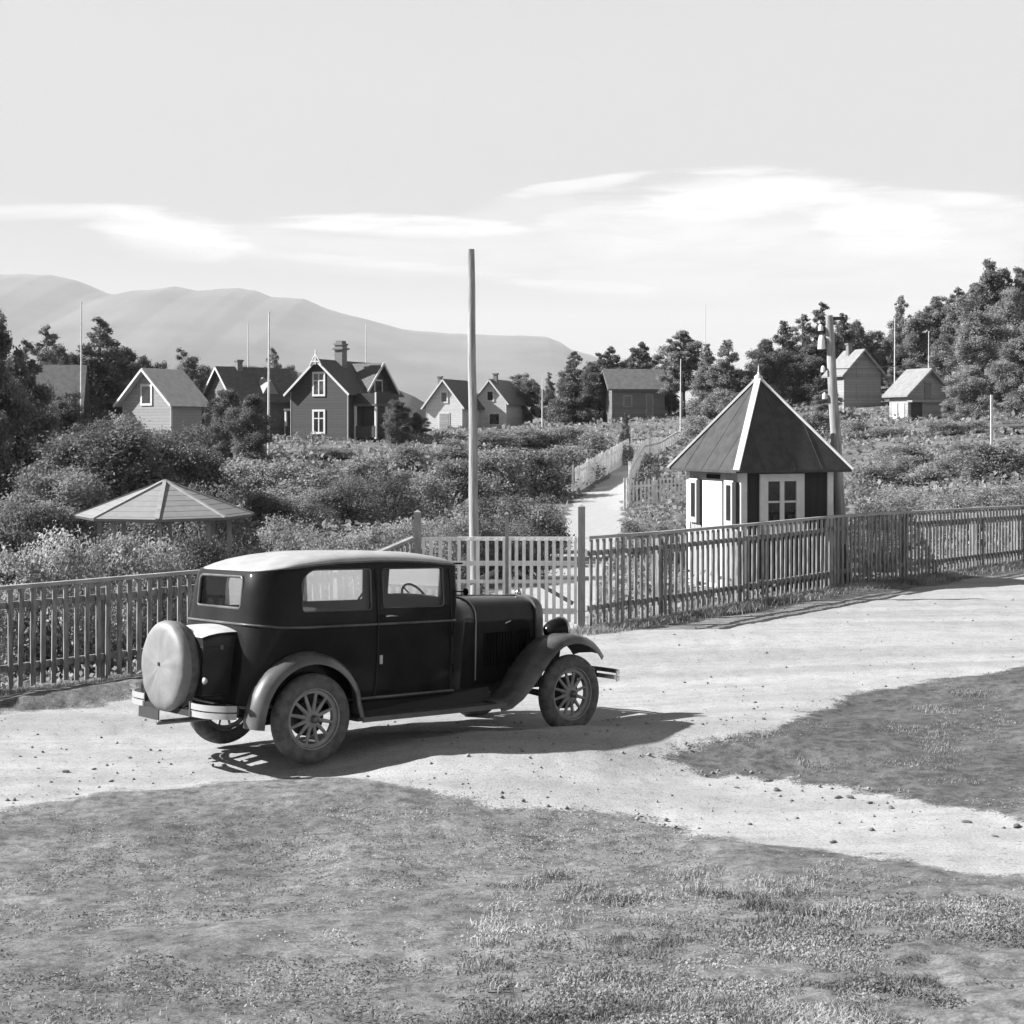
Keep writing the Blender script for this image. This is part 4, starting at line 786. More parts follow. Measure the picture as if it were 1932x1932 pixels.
# bushes one by one: x, top, width px, distance, tone, label
B = [(262, 758, 190, 52, 'bigbush', 'leaf_mid', 'round bush directly in front of the wall below the white bargeboards'),
 (175, 765, 150, 50, 'bigbush', 'leaf_dark', 'round dark bush below the far left flagpole'),
 (190, 752, 300, 37, 'bigbush', 'leaf_dark', 'very large round bush in front of the pale roofed house'),
 (330, 776, 220, 40, 'bigbush', 'leaf_dark', 'large dark bush directly above the pavilion, right of the very large one'),
 (395, 880, 140, 30, 'bush', 'leaf_dark', 'dark bush touching the right end of the pavilion roof'),
 (110, 838, 230, 32, 'bigbush', 'leaf_mid', 'bush in front of the very large round bush, left of the pavilion'),
 (10, 905, 170, 30, 'bush', 'leaf_dark', 'bush at the left edge above the fence bushes'),
 (255, 905, 150, 31, 'bush', 'leaf_mid', 'bush right behind the left half of the pavilion roof'),
 (30, 965, 190, 19.5, 'bush', 'leaf_pale', 'pale bush behind the left fence, first from the left edge'),
 (118, 965, 170, 19.6, 'bush', 'leaf_pale', 'pale bush behind the left fence, second from the left edge'),
 (205, 982, 170, 20.8, 'bush', 'leaf_pale', 'pale bush behind the left fence below the left end of the pavilion'),
 (290, 988, 150, 21.2, 'bush', 'leaf_pale', 'pale bush behind the left fence below the middle of the pavilion'),
 (372, 985, 140, 22.2, 'bush', 'leaf_dark', 'dark bush between the pavilion posts and the roof of the car'),
 (440, 1000, 110, 23.5, 'bush', 'leaf_mid', 'bush just above the rear of the car roof'),
 (545, 955, 130, 27, 'bush', 'leaf_light', 'light bush above the middle of the car roof, left one'),
 (625, 965, 130, 26, 'bush', 'leaf_light', 'light bush above the middle of the car roof, second one'),
 (700, 975, 130, 25.5, 'bush', 'leaf_light', 'light bush above the front of the car roof, left of the gate post'),
 (775, 960, 130, 27, 'bush', 'leaf_light', 'light bush right behind the left gate post'),
 (845, 950, 120, 29, 'bush', 'leaf_light', 'light bush immediately left of the tall bare pole'),
 (930, 905, 140, 33, 'bush', 'leaf_dark', 'bush immediately right of the tall bare pole'),
 (1000, 900, 130, 34, 'bush', 'leaf_dark', 'dark bush at the left edge of the path beyond the gate'),
 (1042, 940, 60, 36, 'bush', 'leaf_mid', 'small bush beside the path at the lower end of the white fence'),
 (905, 955, 120, 29.5, 'bush', 'leaf_dark', 'dark bush low behind the gate, left of the thin post'),
 (985, 965, 110, 30, 'bush', 'leaf_dark', 'dark bush low behind the gate, right of the thin post'),
 (470, 845, 100, 55, 'bushfar', 'leaf_light', 'light bush below the foot of the tall flagpole'),
 (540, 850, 110, 54, 'bushfar', 'leaf_light', 'light bush in front of the left porch of the dark house'),
 (610, 862, 120, 52, 'bushfar', 'leaf_mid', 'bush in front of the middle of the dark gabled house'),
 (690, 850, 110, 56, 'bushfar', 'leaf_mid', 'bush in front of the right porch of the dark house'),
 (505, 905, 110, 41, 'bush', 'leaf_dark', 'bush in the second row below the tall flagpole'),
 (585, 900, 110, 42, 'bush', 'leaf_mid', 'bush in the second row below the dark gabled house, left one'),
 (660, 885, 120, 43, 'bush', 'leaf_dark', 'bush in the second row below the dark gabled house, middle one'),
 (735, 870, 120, 46, 'bush', 'leaf_dark', 'dark bush in the second row right below the dark house porch'),
 (800, 880, 90, 48, 'bushfar', 'leaf_mid', 'bush below the first pale house, second row'),
 (858, 850, 90, 58, 'bushfar', 'leaf_dark', 'bush left of the tall bare pole at mid height'),
 (940, 835, 110, 60, 'bushfar', 'leaf_mid', 'bush right of the tall bare pole at mid height, first one'),
 (1010, 830, 110, 62, 'bushfar', 'leaf_dark', 'bush right of the tall bare pole at mid height, second one'),
 (1075, 822, 110, 68, 'bushfar', 'leaf_mid', 'bush left of the white climbing fence, lower one'),
 (1135, 805, 100, 76, 'bushfar', 'leaf_mid', 'bush left of the white climbing fence, upper one'),
 (770, 832, 90, 72, 'bushfar', 'leaf_mid', 'bush in front of the foot of the first pale house, left'),
 (850, 822, 90, 80, 'bushfar', 'leaf_light', 'bush in front of the foot of the first pale house, right'),
 (925, 806, 90, 92, 'bushfar', 'leaf_mid', 'bush in front of the foot of the second pale house'),
 (1000, 800, 90, 95, 'bushfar', 'leaf_mid', 'bush at the foot of the small white flagpole'),
 (1070, 795, 90, 96, 'bushfar', 'leaf_mid', 'bush below the pointed tree at the end of the mountain'),
 (620, 838, 90, 80, 'bushfar', 'leaf_mid', 'low bush against the front wall of the dark gabled house'),
 (1200, 965, 80, 33, 'bush', 'leaf_light', 'low light bush in front of the pale picket fence, left one'),
 (1262, 972, 80, 31.5, 'bush', 'leaf_mid', 'low bush between the pale picket fence and the hut'),
 (1265, 900, 60, 64, 'bushfar', 'leaf_light', 'light bush behind the pale picket fence left of the hut'),
 (1290, 845, 70, 76, 'bushfar', 'leaf_light', 'light bush right of the path below the brown house'),
 (1330, 775, 90, 92, 'bushfar', 'leaf_light', 'light round bush at the foot of the short white flagpole'),
 (1390, 790, 90, 88, 'bushfar', 'leaf_mid', 'bush behind the left slope of the hut roof, upper one'),
 (1320, 820, 80, 80, 'bushfar', 'leaf_mid', 'bush behind the left slope of the hut roof, lower one'),
 (1640, 925, 100, 30, 'bush', 'leaf_dark', 'dark bush just right of the insulator pole behind the fence'),
 (1700, 905, 120, 37, 'bush', 'leaf_light', 'light bush right of the dark one by the insulator pole'),
 (1790, 915, 120, 35, 'bush', 'leaf_light', 'light bush behind the right-hand fence, middle of the slope'),
 (1880, 905, 130, 38, 'bush', 'leaf_light', 'light bush behind the right-hand fence near the right edge'),
 (1960, 890, 120, 40, 'bush', 'leaf_light', 'light bush cut off by the right edge of the view above the fence'),
 (1655, 860, 90, 50, 'bushfar', 'leaf_mid', 'bush on the right slope, second row, next to the pole'),
 (1725, 850, 100, 50, 'bushfar', 'leaf_light', 'bush on the right slope, second row, under the rightmost house'),
 (1800, 850, 100, 52, 'bushfar', 'leaf_mid', 'bush on the right slope, second row, below the white post'),
 (1880, 820, 110, 48, 'bushfar', 'leaf_dark', 'dark bush on the right slope near the right edge'),
 (1945, 845, 100, 50, 'bushfar', 'leaf_mid', 'bush on the right slope cut off by the right edge'),
 (1620, 790, 90, 74, 'bushfar', 'leaf_mid', 'bush in front of the grey shuttered house'),
 (1540, 760, 90, 84, 'bushfar', 'leaf_mid', 'bush left of the grey shuttered house, behind the insulator pole'),
 (1480, 770, 90, 84, 'bushfar', 'leaf_mid', 'bush behind the right slope of the hut roof'),
 (1680, 800, 80, 72, 'bushfar', 'leaf_light', 'bush left of the dark doorway of the rightmost house'),
 (1775, 790, 80, 70, 'bushfar', 'leaf_light', 'bush in front of the rightmost house'),
 (1840, 790, 80, 70, 'bushfar', 'leaf_mid', 'bush just left of the foot of the white post'),
 (1915, 790, 90, 68, 'bushfar', 'leaf_mid', 'bush just right of the foot of the white post'),
 (1700, 830, 90, 60, 'bushfar', 'leaf_mid', 'bush midway up the right slope, left one of the third row'),
 (1830, 825, 90, 60, 'bushfar', 'leaf_light', 'bush midway up the right slope, right one of the third row')]
for x, yt, w_, D, k, m_, lab in B: place(k, x, yt, w_, D, m_, lab, 'bush', 'garden bushes beyond the fences', name='garden_bush')

# undergrowth beyond the fences (nobody could count it)
def cover(name, n, D0, D1, u0, u1, hmax, m, size_k, seed, pred=None, dist=1.0, patch=2.2, thr=.42, fence=True):
    g = np.random.default_rng(seed); D = D0*(D1/D0)**(g.random(n)**dist); X = (g.uniform(u0, u1, n)-CX)/F_PX*D
    keep = (pdist(X, D, PATH) < -.15) & (pdist(X, D, ROAD) < -.1)
    fl = np.interp(X, [-9, -1.4, 1.1, 5.9, 13.6, 22], [13.4, 21.3, 20.9, 26.0, 33.8, 42])
    keep &= (D > fl+.35) if fence else True
    keep &= ~((np.abs(X-4.7) < 1.5) & (np.abs(D-26.9) < 1.6))
    d_ = fbm(X, D, patch, 3, seed+1); keep &= d_ > thr; X, D, d_ = X[keep], D[keep], d_[keep]; z = tz(X, D); n = len(X)
    s = size_k*D**.72*g.uniform(.6, 1.3, n); h = np.clip((d_-thr)/.25, .15, 1)*hmax*g.random(n)**.8
    nr = g.normal(size=(n, 3))*.8+np.array([0, -.1, .5]); nr /= np.linalg.norm(nr, axis=1)[:, None]
    t = np.cross(nr, g.normal(size=(n, 3))); t /= np.linalg.norm(t, axis=1)[:, None]; b = np.cross(nr, t); P = np.stack([X, D, z+h], 1); s = s[:, None]
    V = np.stack([P-t*s, P-b*s*.6, P+t*s, P+b*s*.6], 1).reshape(-1, 3)
    return tag(make(name, V, np.arange(n*4).reshape(n, 4), M[m]), {'undergrowth': 'dense low leafy undergrowth covering the gardens beyond the fences', 'weeds': 'pale low weeds and grass among the garden bushes'}[name], 'undergrowth', kind='stuff')
cover('undergrowth', 120000, 16, 120, -300, 2250, .55, 'leaf_mid', .0065, 11)
cover('weeds', 60000, 15, 110, -300, 2250, .3, 'leaf_light', .006, 12, thr=.5, patch=3.3)

# ------------------------------------------------------------------ grass
def blades(name, X, Y, h, w, m, label, lean=.5, seed=0, z=None, dark=None):
    g = np.random.default_rng(seed); n = len(X); z = tz(X, Y) if z is None else z
    a = g.uniform(0, 2*math.pi, n); ww = w*g.uniform(.6, 1.3, n); dx, dy = np.cos(a)*ww/2, np.sin(a)*ww/2; la = g.uniform(0, 2*math.pi, n); L = h*lean*g.uniform(.1, 1.4, n); lx, ly = np.cos(la)*L, np.sin(la)*L
    b1 = np.stack([X-dx, Y-dy, z-.01], 1); b2 = np.stack([X+dx, Y+dy, z-.01], 1); m1 = np.stack([X+dx*.7+lx*.4, Y+dy*.7+ly*.4, z+h*.6], 1); m0 = np.stack([X-dx*.7+lx*.4, Y-dy*.7+ly*.4, z+h*.6], 1); tp = np.stack([X+lx, Y+ly, z+h*.95], 1)
    tp2 = tp+np.stack([dx, dy, dx*0], 1)*.25
    V = np.stack([b1, b2, m1, m0, tp2, tp], 1).reshape(-1, 3); i = np.arange(n)[:, None]*6
    F = np.concatenate([i+np.array([0, 1, 2, 3]), i+np.array([3, 2, 4, 5])]); return tag(make(name, V, F, M[m]), label, 'grass', kind='stuff')
g_ = np.random.default_rng(21); n = 420000
D = 5.2*(11.0/5.2)**(g_.random(n)**.9); X = (g_.uniform(-120, 2060, n)-CX)/F_PX*D
x_ = CX+X/D*F_PX
dens = fbm(X, D, .35, 4, 41)*.6+fbm(X, D, 1.3, 3, 44)*.4
tall = np.clip((6.25+(X/D*F_PX-34)*(2.2/932)-D)/1.3+.35+(fbm(X, D, .9, 3, 50)-.5), 0.05, 1)       # the right-hand bank carries longer grass
keep = (pdist(X, D, ROAD)+(fbm(X, D, .8, 3, 47)-.5)*.5 < -.05) & (g_.random(n) < np.clip((dens-.38+.14*tall)*5, .05, 1)*np.clip(tall*1.2-.05, .015, 1))
X, D, tall, dens = X[keep], D[keep], tall[keep], dens[keep]
hh = (.008+.018*tall*np.clip((dens-.3)*3, .2, 1.3))*g_.uniform(.5, 1.3, len(X))
blades('grass', X, D, hh, .008, 'grassleaf', 'short dry grass on the bank in the foreground', lean=1.1, seed=3)
g_ = np.random.default_rng(91); n = 330000; Dc = 5.3*(11/5.3)**g_.random(n); Xc = (g_.uniform(-100, 2060, n)-CX)/F_PX*Dc
tl = np.clip((6.25+(Xc/Dc*F_PX-34)*(2.2/932)-Dc)/1.3+.3, 0, 1); ok = (pdist(Xc, Dc, ROAD) < -.1) & (g_.random(n) < np.clip(tl, .22, 1)) & (fbm(Xc, Dc, .18, 3, 92) > .44-.08*tl); Xc, Dc = Xc[ok], Dc[ok]; n = len(Xc)
bump_ = np.clip((fbm(Xc, Dc, .22, 3, 93)-.4), 0, 1)*.10; nr_ = g_.normal(size=(n, 3))*.6+np.array([0, 0, .8]); nr_ /= np.linalg.norm(nr_, axis=1)[:, None]; t_ = np.cross(nr_, g_.normal(size=(n, 3))); t_ /= np.linalg.norm(t_, axis=1)[:, None]; b_2 = np.cross(nr_, t_)
P_ = np.stack([Xc, Dc, tz(Xc, Dc)+.006+bump_*g_.random(n)+.012*g_.random(n)], 1); s_2 = (g_.uniform(.004, .011, n))[:, None]
tag(make('clover', np.stack([P_-t_*s_2, P_-b_2*s_2*.6, P_+t_*s_2, P_+b_2*s_2*.6], 1).reshape(-1, 3), np.arange(n*4).reshape(n, 4), M['grassleaf']), 'small leafy weeds matted on the bank at the lower right', 'weeds', kind='stuff')
# clumps of longer grass
cx_ = g_.uniform(900, 2000, 90); cD = g_.uniform(6.4, 9.0, 90); cXs = (cx_-CX)/F_PX*cD; ci = g_.integers(0, 90, 16000); X = cXs[ci]+g_.normal(0, .055, 16000); D = cD[ci]+g_.normal(0, .055, 16000); ok = pdist(X, D, ROAD) < -.15
X, D = X[ok], D[ok]; blades('grass_tufts', X, D, g_.uniform(.012, .042, len(X)), .008, 'grassgreen', 'longer grass tufts on the bank at the lower right', lean=1.0, seed=4)
# verge along the fences
n = 60000; t = g_.random(n); X = np.interp(t, [0, .45, .5, 1], [-9.2, -1.6, 1.15, 13.4]); Yf = np.interp(X, [-9.2, -1.9, -1.4, 1.1, 5.9, 13.6], [13.2, 19.8, 21.2, 20.8, 25.7, 33.5]); D = Yf+g_.normal(-.2, .28, n); ok = (pdist(X, D, ROAD) < .05); X, D = X[ok], D[ok]
blades('verge_grass', X, D, g_.uniform(.03, .13, len(X)), .012, 'grassgreen', 'rough grass along the foot of the picket fences', lean=.7, seed=5)
# patch of thin grass on the triangular island at the right
n = 60000; D = g_.uniform(11, 19, n); X = (g_.uniform(1200, 2100, n)-CX)/F_PX*D; ok = (pdist(X, D, ROAD) < -.08) & (fbm(X, D, .9, 3, 61) > .45) & (D < 17.5); X, D = X[ok], D[ok]
blades('island_grass', X, D, g_.uniform(.01, .035, len(X)), .008, 'grassleaf', 'thin grass on the bare patch between the two branches of the road', lean=1.0, seed=6)

# ------------------------------------------------------------------ stones and gravel
def rock_mesh(seed, sub=2):
    bm = bmesh.new(); bmesh.ops.create_icosphere(bm, subdivisions=sub, radius=1); g = random.Random(seed)
    for v in bm.verts: v.co *= g.uniform(.8, 1.15); v.co.z *= .62; v.co.x *= 1.2
    me = bpy.data.meshes.new('stone'); bm.to_mesh(me); bm.free(); me.materials.append(M['stone']); return me
RK = [rock_mesh(i) for i in range(5)]
for i, (x, y, s, lab) in enumerate([(2248, 2296, .05, 'dark stone at the road edge on the right, upper of the pair'), (2274, 2320, .055, 'dark stone at the road edge on the right, lower of the pair'), (2158, 2312, .03, 'small stone left of the pair at the road edge'),
    (2455, 2345, .045, 'stone at the road edge midway to the right border'), (2490, 2345, .045, 'flat stone touching the midway stone at the road edge'), (2548, 2357, .03, 'small stone right of the midway stones'), (2610, 2370, .04, 'flat stone below the bare patch at the right'),
    (2832, 2414, .045, 'upright stone in the bright road near the right border'), (2978, 2424, .05, 'stone at the right border of the view'), (2915, 2456, .03, 'small stone lying in the bright road near the right border'), (2440, 2470, .032, 'single dark stone in the middle of the lower road branch'),
    (380, 2227, .035, 'dark stone on the road left of the rear wheels'), (193, 2266, .04, 'stone on the road near the left border'), (326, 2292, .03, 'flat stone near the grass edge at the left'), (225, 2333, .025, 'small stone at the grass edge near the left border'), (275, 2260, .025, 'small stone right of the stone near the left border')]):
    s *= .62; X, Y = hit(x/3000*1932, y/3000*1932); o = bpy.data.objects.new('stone', RK[i % 5]); col.objects.link(o); o.location = (X, Y, gz(X, Y)+s*.25); o.scale = (s*1.2, s*.8, s*.75); o.rotation_euler = (0, 0, i*1.3); tag(o, lab, 'stone', 'loose stones on the road')
n = 5200; g_ = np.random.default_rng(77); D = 10*(24/10)**g_.random(n); X = (g_.uniform(-100, 2050, n)-CX)/F_PX*D; dR = pdist(X, D, ROAD)
near_edge = np.exp(-np.maximum(dR, 0)/.5); ok = (dR > -.1) & (g_.random(n) < .25+.75*near_edge); X, D = X[ok], D[ok]; n = len(X); z = tz(X, D); s = .006+.02*g_.random(n)**3
oc = np.array([(1, 0, 0), (0, 1, 0), (-1, 0, 0), (0, -1, 0), (0, 0, .7), (0, 0, -.7)]); fc = np.array([(0, 1, 4), (1, 2, 4), (2, 3, 4), (3, 0, 4), (1, 0, 5), (2, 1, 5), (3, 2, 5), (0, 3, 5)])
V = (np.stack([X, D, z+.004], 1)[:, None, :]+oc[None]*g_.uniform(.6, 1.3, (n, 6, 1))*s[:, None, None]).reshape(-1, 3); Fp = (np.arange(n)[:, None, None]*6+fc[None]).reshape(-1, 3)
tag(make('pebbles', V, Fp, M['pebble']), 'loose pebbles scattered over the gravel road', 'pebbles', kind='stuff')
# ------------------------------------------------------------------ the car (x forward, y to its left, z up, origin under the rear axle)
def car():
    ph, pi_, ro_ = R(41), R(-2.8), R(-2.5)
    u = Vector((math.cos(ph)*math.cos(pi_), math.sin(ph)*math.cos(pi_), math.sin(pi_))); l = Vector((-math.sin(ph), math.cos(ph), 0)); up = u.cross(l)
    l2 = (l*math.cos(ro_)+up*math.sin(ro_)).normalized(); up2 = u.cross(l2)
    g = root('vintage_car', (-2.198, 12.764, .038)); Mx = Matrix((u, l2, up2)).transposed(); g.rotation_euler = Mx.to_euler()
    tag(g, 'black vintage sedan with a pale roof parked on the gravel before the gate', 'car')
    WB = 3.03; RT = .385
    # --- plan outline of the body at a height
    def ring(z, x0, x1, w, rr, rf, n=9, dz=None, k=1.0):
        pts = []
        def arc(cx, cy, r_, a0, a1):
            for i in range(n): a = a0+(a1-a0)*i/(n-1); pts.append((cx+r_*math.cos(a), cy+r_*math.sin(a)))
        arc(x1-rf, -w+rf, rf, -math.pi/2, 0); arc(x1-rf, w-rf, rf, 0, math.pi/2)
        for i in range(1, 8): t = i/8; pts.append((x1-rf+(x0+rr-x1+rf)*t, w))
        arc(x0+rr, w-rr, rr, math.pi/2, math.pi); arc(x0+rr, -w+rr, rr, math.pi, 3*math.pi/2)
        for i in range(1, 8): t = i/8; pts.append((x0+rr+(x1-rf-x0-rr)*t, -w))
        out = []
        for x, y in pts:
            zz = z + (dz(x, y) if dz else 0); out.append((x, y*(1-.05*max(0, (x-.9)/.75)**1.5*(1 if z < 1.3 else .4)), zz))
        return out
    XF = 1.66
    lev = [(.47, -.60, .655, .20), (.70, -.60, .675, .22), (.95, -.575, .69, .24), (1.16, -.53, .69, .27), (1.30, -.505, .68, .27), (1.45, -.49, .668, .27), (1.60, -.462, .652, .27)]
    sag = lambda s: (lambda x, y: -s*(max(0, (.75-x)/1.2)**2.2*1.1+max(0, (x-.75)/.92)**2*.55))
    rings = [ring(z, x0, XF, w, rr, .05) for z, x0, w, rr in lev]
    def scale_ring(inx, iny, z, s, rrad=.3):
        return ring(z, -.455+inx, XF+.02-inx*.45, .648-iny, max(.12, rrad), .06, dz=sag(s))
    roofr = [scale_ring(.015, .0, 1.685, .05), scale_ring(.04, .010, 1.715, .085), scale_ring(.095, .032, 1.742, .10), scale_ring(.19, .075, 1.764, .105), scale_ring(.32, .16, 1.780, .105), scale_ring(.50, .30, 1.790, .09, .22), scale_ring(.68, .46, 1.795, .07, .15)]
    body = MB(); body.loft(rings+[roofr[0], roofr[1]]+[ring(1.735, -.455+.075, XF-.0, .648-.028, .27, .05, dz=sag(.098))]); ob = body.build('body', M['paint'])
    # hollow it and cut the window openings
    inn = MB(); inn.loft([[(x*.955+.03, y*.945, z) for x, y, z in r_] for r_ in [ring(.60, -.56, XF, .67, .2, .05)]+rings[2:]+[ring(1.635, -.455, XF, .648, .27, .05)]]); oi = inn.build('inner', M['seat'])
    def rr_prism(pts, axis, a, b):
        V = []; n = len(pts)
        for c in (a, b):
            for p, q_ in pts: V.append((p, c, q_) if axis == 'y' else (c, p, q_))
        return V, [tuple(range(n-1, -1, -1)), tuple(range(n, 2*n))]+[(i, (i+1) % n, n+(i+1) % n, n+i) for i in range(n)]
    def rrect(x0, x1, z0, z1, r4):
        out = []
        for (cx, cz, r_, a0) in ((x1-r4[0], z1-r4[0], r4[0], 0), (x0+r4[1], z1-r4[1], r4[1], 90), (x0+r4[2], z0+r4[2], r4[2], 180), (x1-r4[3], z0+r4[3], r4[3], 270)):
            for i in range(7): a = R(a0+90*i/6); out.append((cx+r_*math.cos(a), cz+r_*math.sin(a)))
        return out
    W1 = rrect(-.07, .655, 1.285, 1.645, (.03, .15, .03, .02)); W2 = rrect(.785, 1.475, 1.295, 1.645, (.03, .03, .02, .03)); WR = rrect(-.37, .37, 1.315, 1.585, (.05, .05, .03, .03)); WF = rrect(-.53, .53, 1.36, 1.64, (.05, .05, .03, .03))
    cut = MB()
    for w_ in (W1, W2): v, f = rr_prism(w_, 'y', -1, 1); cut.add(v, f)
    v, f = rr_prism(WR, 'x', -.8, -.2); cut.add(v, f); v, f = rr_prism(WF, 'x', 1.5, 2.0); cut.add(v, f)
    oc_ = cut.build('cut', None)
    for other in (oi, oc_):
        md = ob.modifiers.new('b', 'BOOLEAN'); md.operation = 'DIFFERENCE'; md.object = other; md.solver = 'EXACT'
    # W1 and W2 prisms are apart, so one cutter object is enough
    dg = bpy.context.evaluated_depsgraph_get(); ev = ob.evaluated_get(dg); me = bpy.data.meshes.new_from_object(ev); ob.modifiers.clear(); ob.data = me; ob.parent = g; me.name = 'body'
    for x in (oi, oc_): bpy.data.objects.remove(x)
    me.polygons.foreach_set('use_smooth', [True]*len(me.polygons)); me.set_sharp_from_angle(angle=R(35))
    # roof skin of pale fabric over the top, down behind the rear window
    rf_ = MB(); o2 = [[(x-.004*(x < .3), y*1.004, z+.006) for x, y, z in r_] for r_ in roofr[1:]]; rf_.loft([[(x, y, z-.012) for x, y, z in o2[0]]]+o2, cap=False)
    n = len(o2[-1]); rf_.add(o2[-1], [tuple(range(n))]); rf_.build('roof', M['rooffab'], g, smooth=True)
    dm = MB(); dm.tube([(x*1.0, y*1.006, z-.004) for x, y, z in roofr[1]+[roofr[1][0]]], .012, 6, caps=False); dm.build('drip_moulding', M['fender'], g, smooth=True)
    bl = ring(1.155, -.532, XF-.01, .692, .27, .05); blp = [p for p in bl if True]; b = MB(); b.tube([(x, y, z+(.03*max(0, (-.1-x)/.4)**1.5)) for x, y, z in blp+[blp[0]]], .011, 6, caps=False); b.build('belt_moulding', M['fender'], g, smooth=True)
    b = MB(); b.tube([(x, y, .505) for x, y, z in ring(.5, -.60, XF, .662, .2, .05)+[ring(.5, -.60, XF, .662, .2, .05)[0]]], .014, 6, caps=False); b.build('sill_moulding', M['fender'], g, smooth=True)
    # glass
    for nm, w_ in (('quarter_window', W1), ('door_window', W2)):
        for s in (-1, 1):
            y = s*.638; v = [(p, y, q_) for p, q_ in w_]; gb = MB(); gb.add(v, [tuple(range(len(v)))]); gb.build(nm, M['glass'], g)
            # window reveal frame
            fb = MB(); fb.tube([(p, s*(.675-(q_-1.28)*.07), q_) for p, q_ in w_+[w_[0]]], .007, 5, caps=False); fb.build('window_frame', M['fender'], g, smooth=True)
    v = [(-.455, p, q_) for p, q_ in WR]; gb = MB(); gb.add(v, [tuple(range(len(v)))]); gb.build('rear_window', M['glass'], g)
    fb = MB(); fb.tube([(-.497+(q_-1.3)*.09, p, q_) for p, q_ in WR+[WR[0]]], .013, 6, caps=False); fb.build('rear_window_frame', M['fender'], g, smooth=True)
    v = [(XF-.03, p, q_) for p, q_ in WF]; gb = MB(); gb.add(v, [tuple(range(len(v)))]); gb.build('windscreen', M['glass'], g)
    b = MB(); b.box(XF-.02, XF+.10, -.60, .60, 1.672, 1.688); bevel(b.build('sun_visor', M['paint'], g), .006)
    # doors: shut lines, handle, hinges
    for s in (-1, 1):
        dl = MB(); dl.tube([(.715, s*.6775, 1.64), (.715, s*.691, 1.30), (.715, s*.6995, 1.14), (.715, s*.699, .95), (.712, s*.686, .70), (.70, s*.672, .52)], .0055, 5)
        dl.tube([(1.56, s*.655, 1.64), (1.565, s*.668, 1.3), (1.575, s*.672, 1.14), (1.58, s*.672, .9), (1.58, s*.655, .52)], .005, 5)
        d_ = dl.build('door_gap', M['black'], g)
        h = MB(); h.tube([(.79, s*.70, 1.225), (.79, s*.735, 1.225)], .009, 8); h.tube([(.77, s*.737, 1.225), (.80, s*.742, 1.228), (.90, s*.738, 1.222)], [.012, .010, .006], 8); h.build('door_handle', M['chrome'], g, smooth=True)
        for z in (.72, 1.05):
            h = MB(); h.tube([(1.58, s*.692, z-.03), (1.58, s*.692, z+.03)], .011, 8); h.build('hinge', M['paint'], g, smooth=True)
    t_ = MB(); t_.box(.735, .765, -.705, -.688, .80, .88); bevel(t_.build('pale_door_patch', M['lampglass'], g), .004)  # small pale box on the right-hand door
    mr = MB(); mr.tube([(1.66, -.60, 1.42), (1.69, -.70, 1.42)], .007, 6); mr.lathe([(0, -.006), (.035, -.006), (.035, .006), (0, .006)], 14, Matrix.Translation((1.69, -.73, 1.42)) @ Matrix.Rotation(R(90), 4, 'Y')); mr.build('mirror', M['paint'], g)
    # cowl and bonnet
    def sec(x, w, zt, zb, wb, shp=2.9, n=13):
        pts = [(x, -wb, zb), (x, -(w+wb)/2, (zb+zt-.22)/2)]
        for i in range(n): a = math.pi*(1-i/(n-1)); ca, sa = math.cos(a), math.sin(a); pts.append((x, w*math.copysign(abs(ca)**(2/shp), ca), zt-.24+.24*abs(sa)**(2/shp)))
        pts += [(x, (w+wb)/2, (zb+zt-.22)/2), (x, wb, zb)]; return pts
    cw = [sec(1.60, .665, 1.375, .50, .64), sec(1.68, .655, 1.372, .50, .635), sec(1.78, .615, 1.362, .50, .60), sec(1.90, .545, 1.352, .50, .54), sec(2.0, .50, 1.345, .50, .50)]
    b = MB(); b.loft(cw); b.build('cowl', M['paint'], g, smooth=True, auto=50)
    hd = [sec(2.004, .50, 1.346, .52, .50), sec(2.3, .435, 1.342, .52, .44), sec(2.6, .37, 1.335, .52, .38), sec(2.85, .32, 1.326, .52, .33), sec(2.945, .305, 1.318, .52, .315)]
    b = MB(); b.loft(hd); hood = b.build('bonnet', M['paint'], g, smooth=True, auto=50)
    s_ = sec(2.002, .506, 1.352, .56, .505); b = MB(); b.tube(s_, .008, 6); b.build('bonnet_moulding', M['pinstripe'], g, smooth=True)
    b = MB(); b.tube([(2.0, 0, 1.352), (2.95, 0, 1.324)], .006, 6); b.build('centre_hinge', M['fender'], hood)
    for s in (-1, 1):
        lv = MB()
        for i in range(16):
            x = 2.15+i*.045; yy = s*(.5-(x-2.0)*.19+.001); lv.bar((x, yy*1.0, .68), (x+.004, yy, 1.0), .016, .012)
        lv.build('louvres', M['paint'], hood); c_ = MB(); c_.tube([(2.5, s*.42, .60), (2.5, s*.43, .66)], .012, 6); c_.tube([(2.45, s*.415, 1.10-.02), (2.53, s*.405, 1.10)], .009, 6); c_.build('bonnet_catch', M['chrome'], hood)
    rs = [sec(2.948, .325, 1.335, .50, .325, 3.2), sec(3.0, .33, 1.34, .48, .32, 3.2), sec(3.045, .32, 1.325, .47, .31, 3.2)]
    b = MB(); b.loft(rs); rad = b.build('radiator_shell', M['fender'], g, smooth=True, auto=50); b = MB(); b.loft([[(3.052, y*.86, .55+(z-.47)*.86) for x, y, z in rs[2]]]*2); b.build('radiator_grille', M['black'], rad)
    b = MB(); b.lathe([(0, 1.33), (.03, 1.33), (.034, 1.36), (.02, 1.375), (.008, 1.40), (0, 1.405)], 14, Matrix.Translation((2.99, 0, 0))); b.build('radiator_cap', M['chrome'], rad, smooth=True)
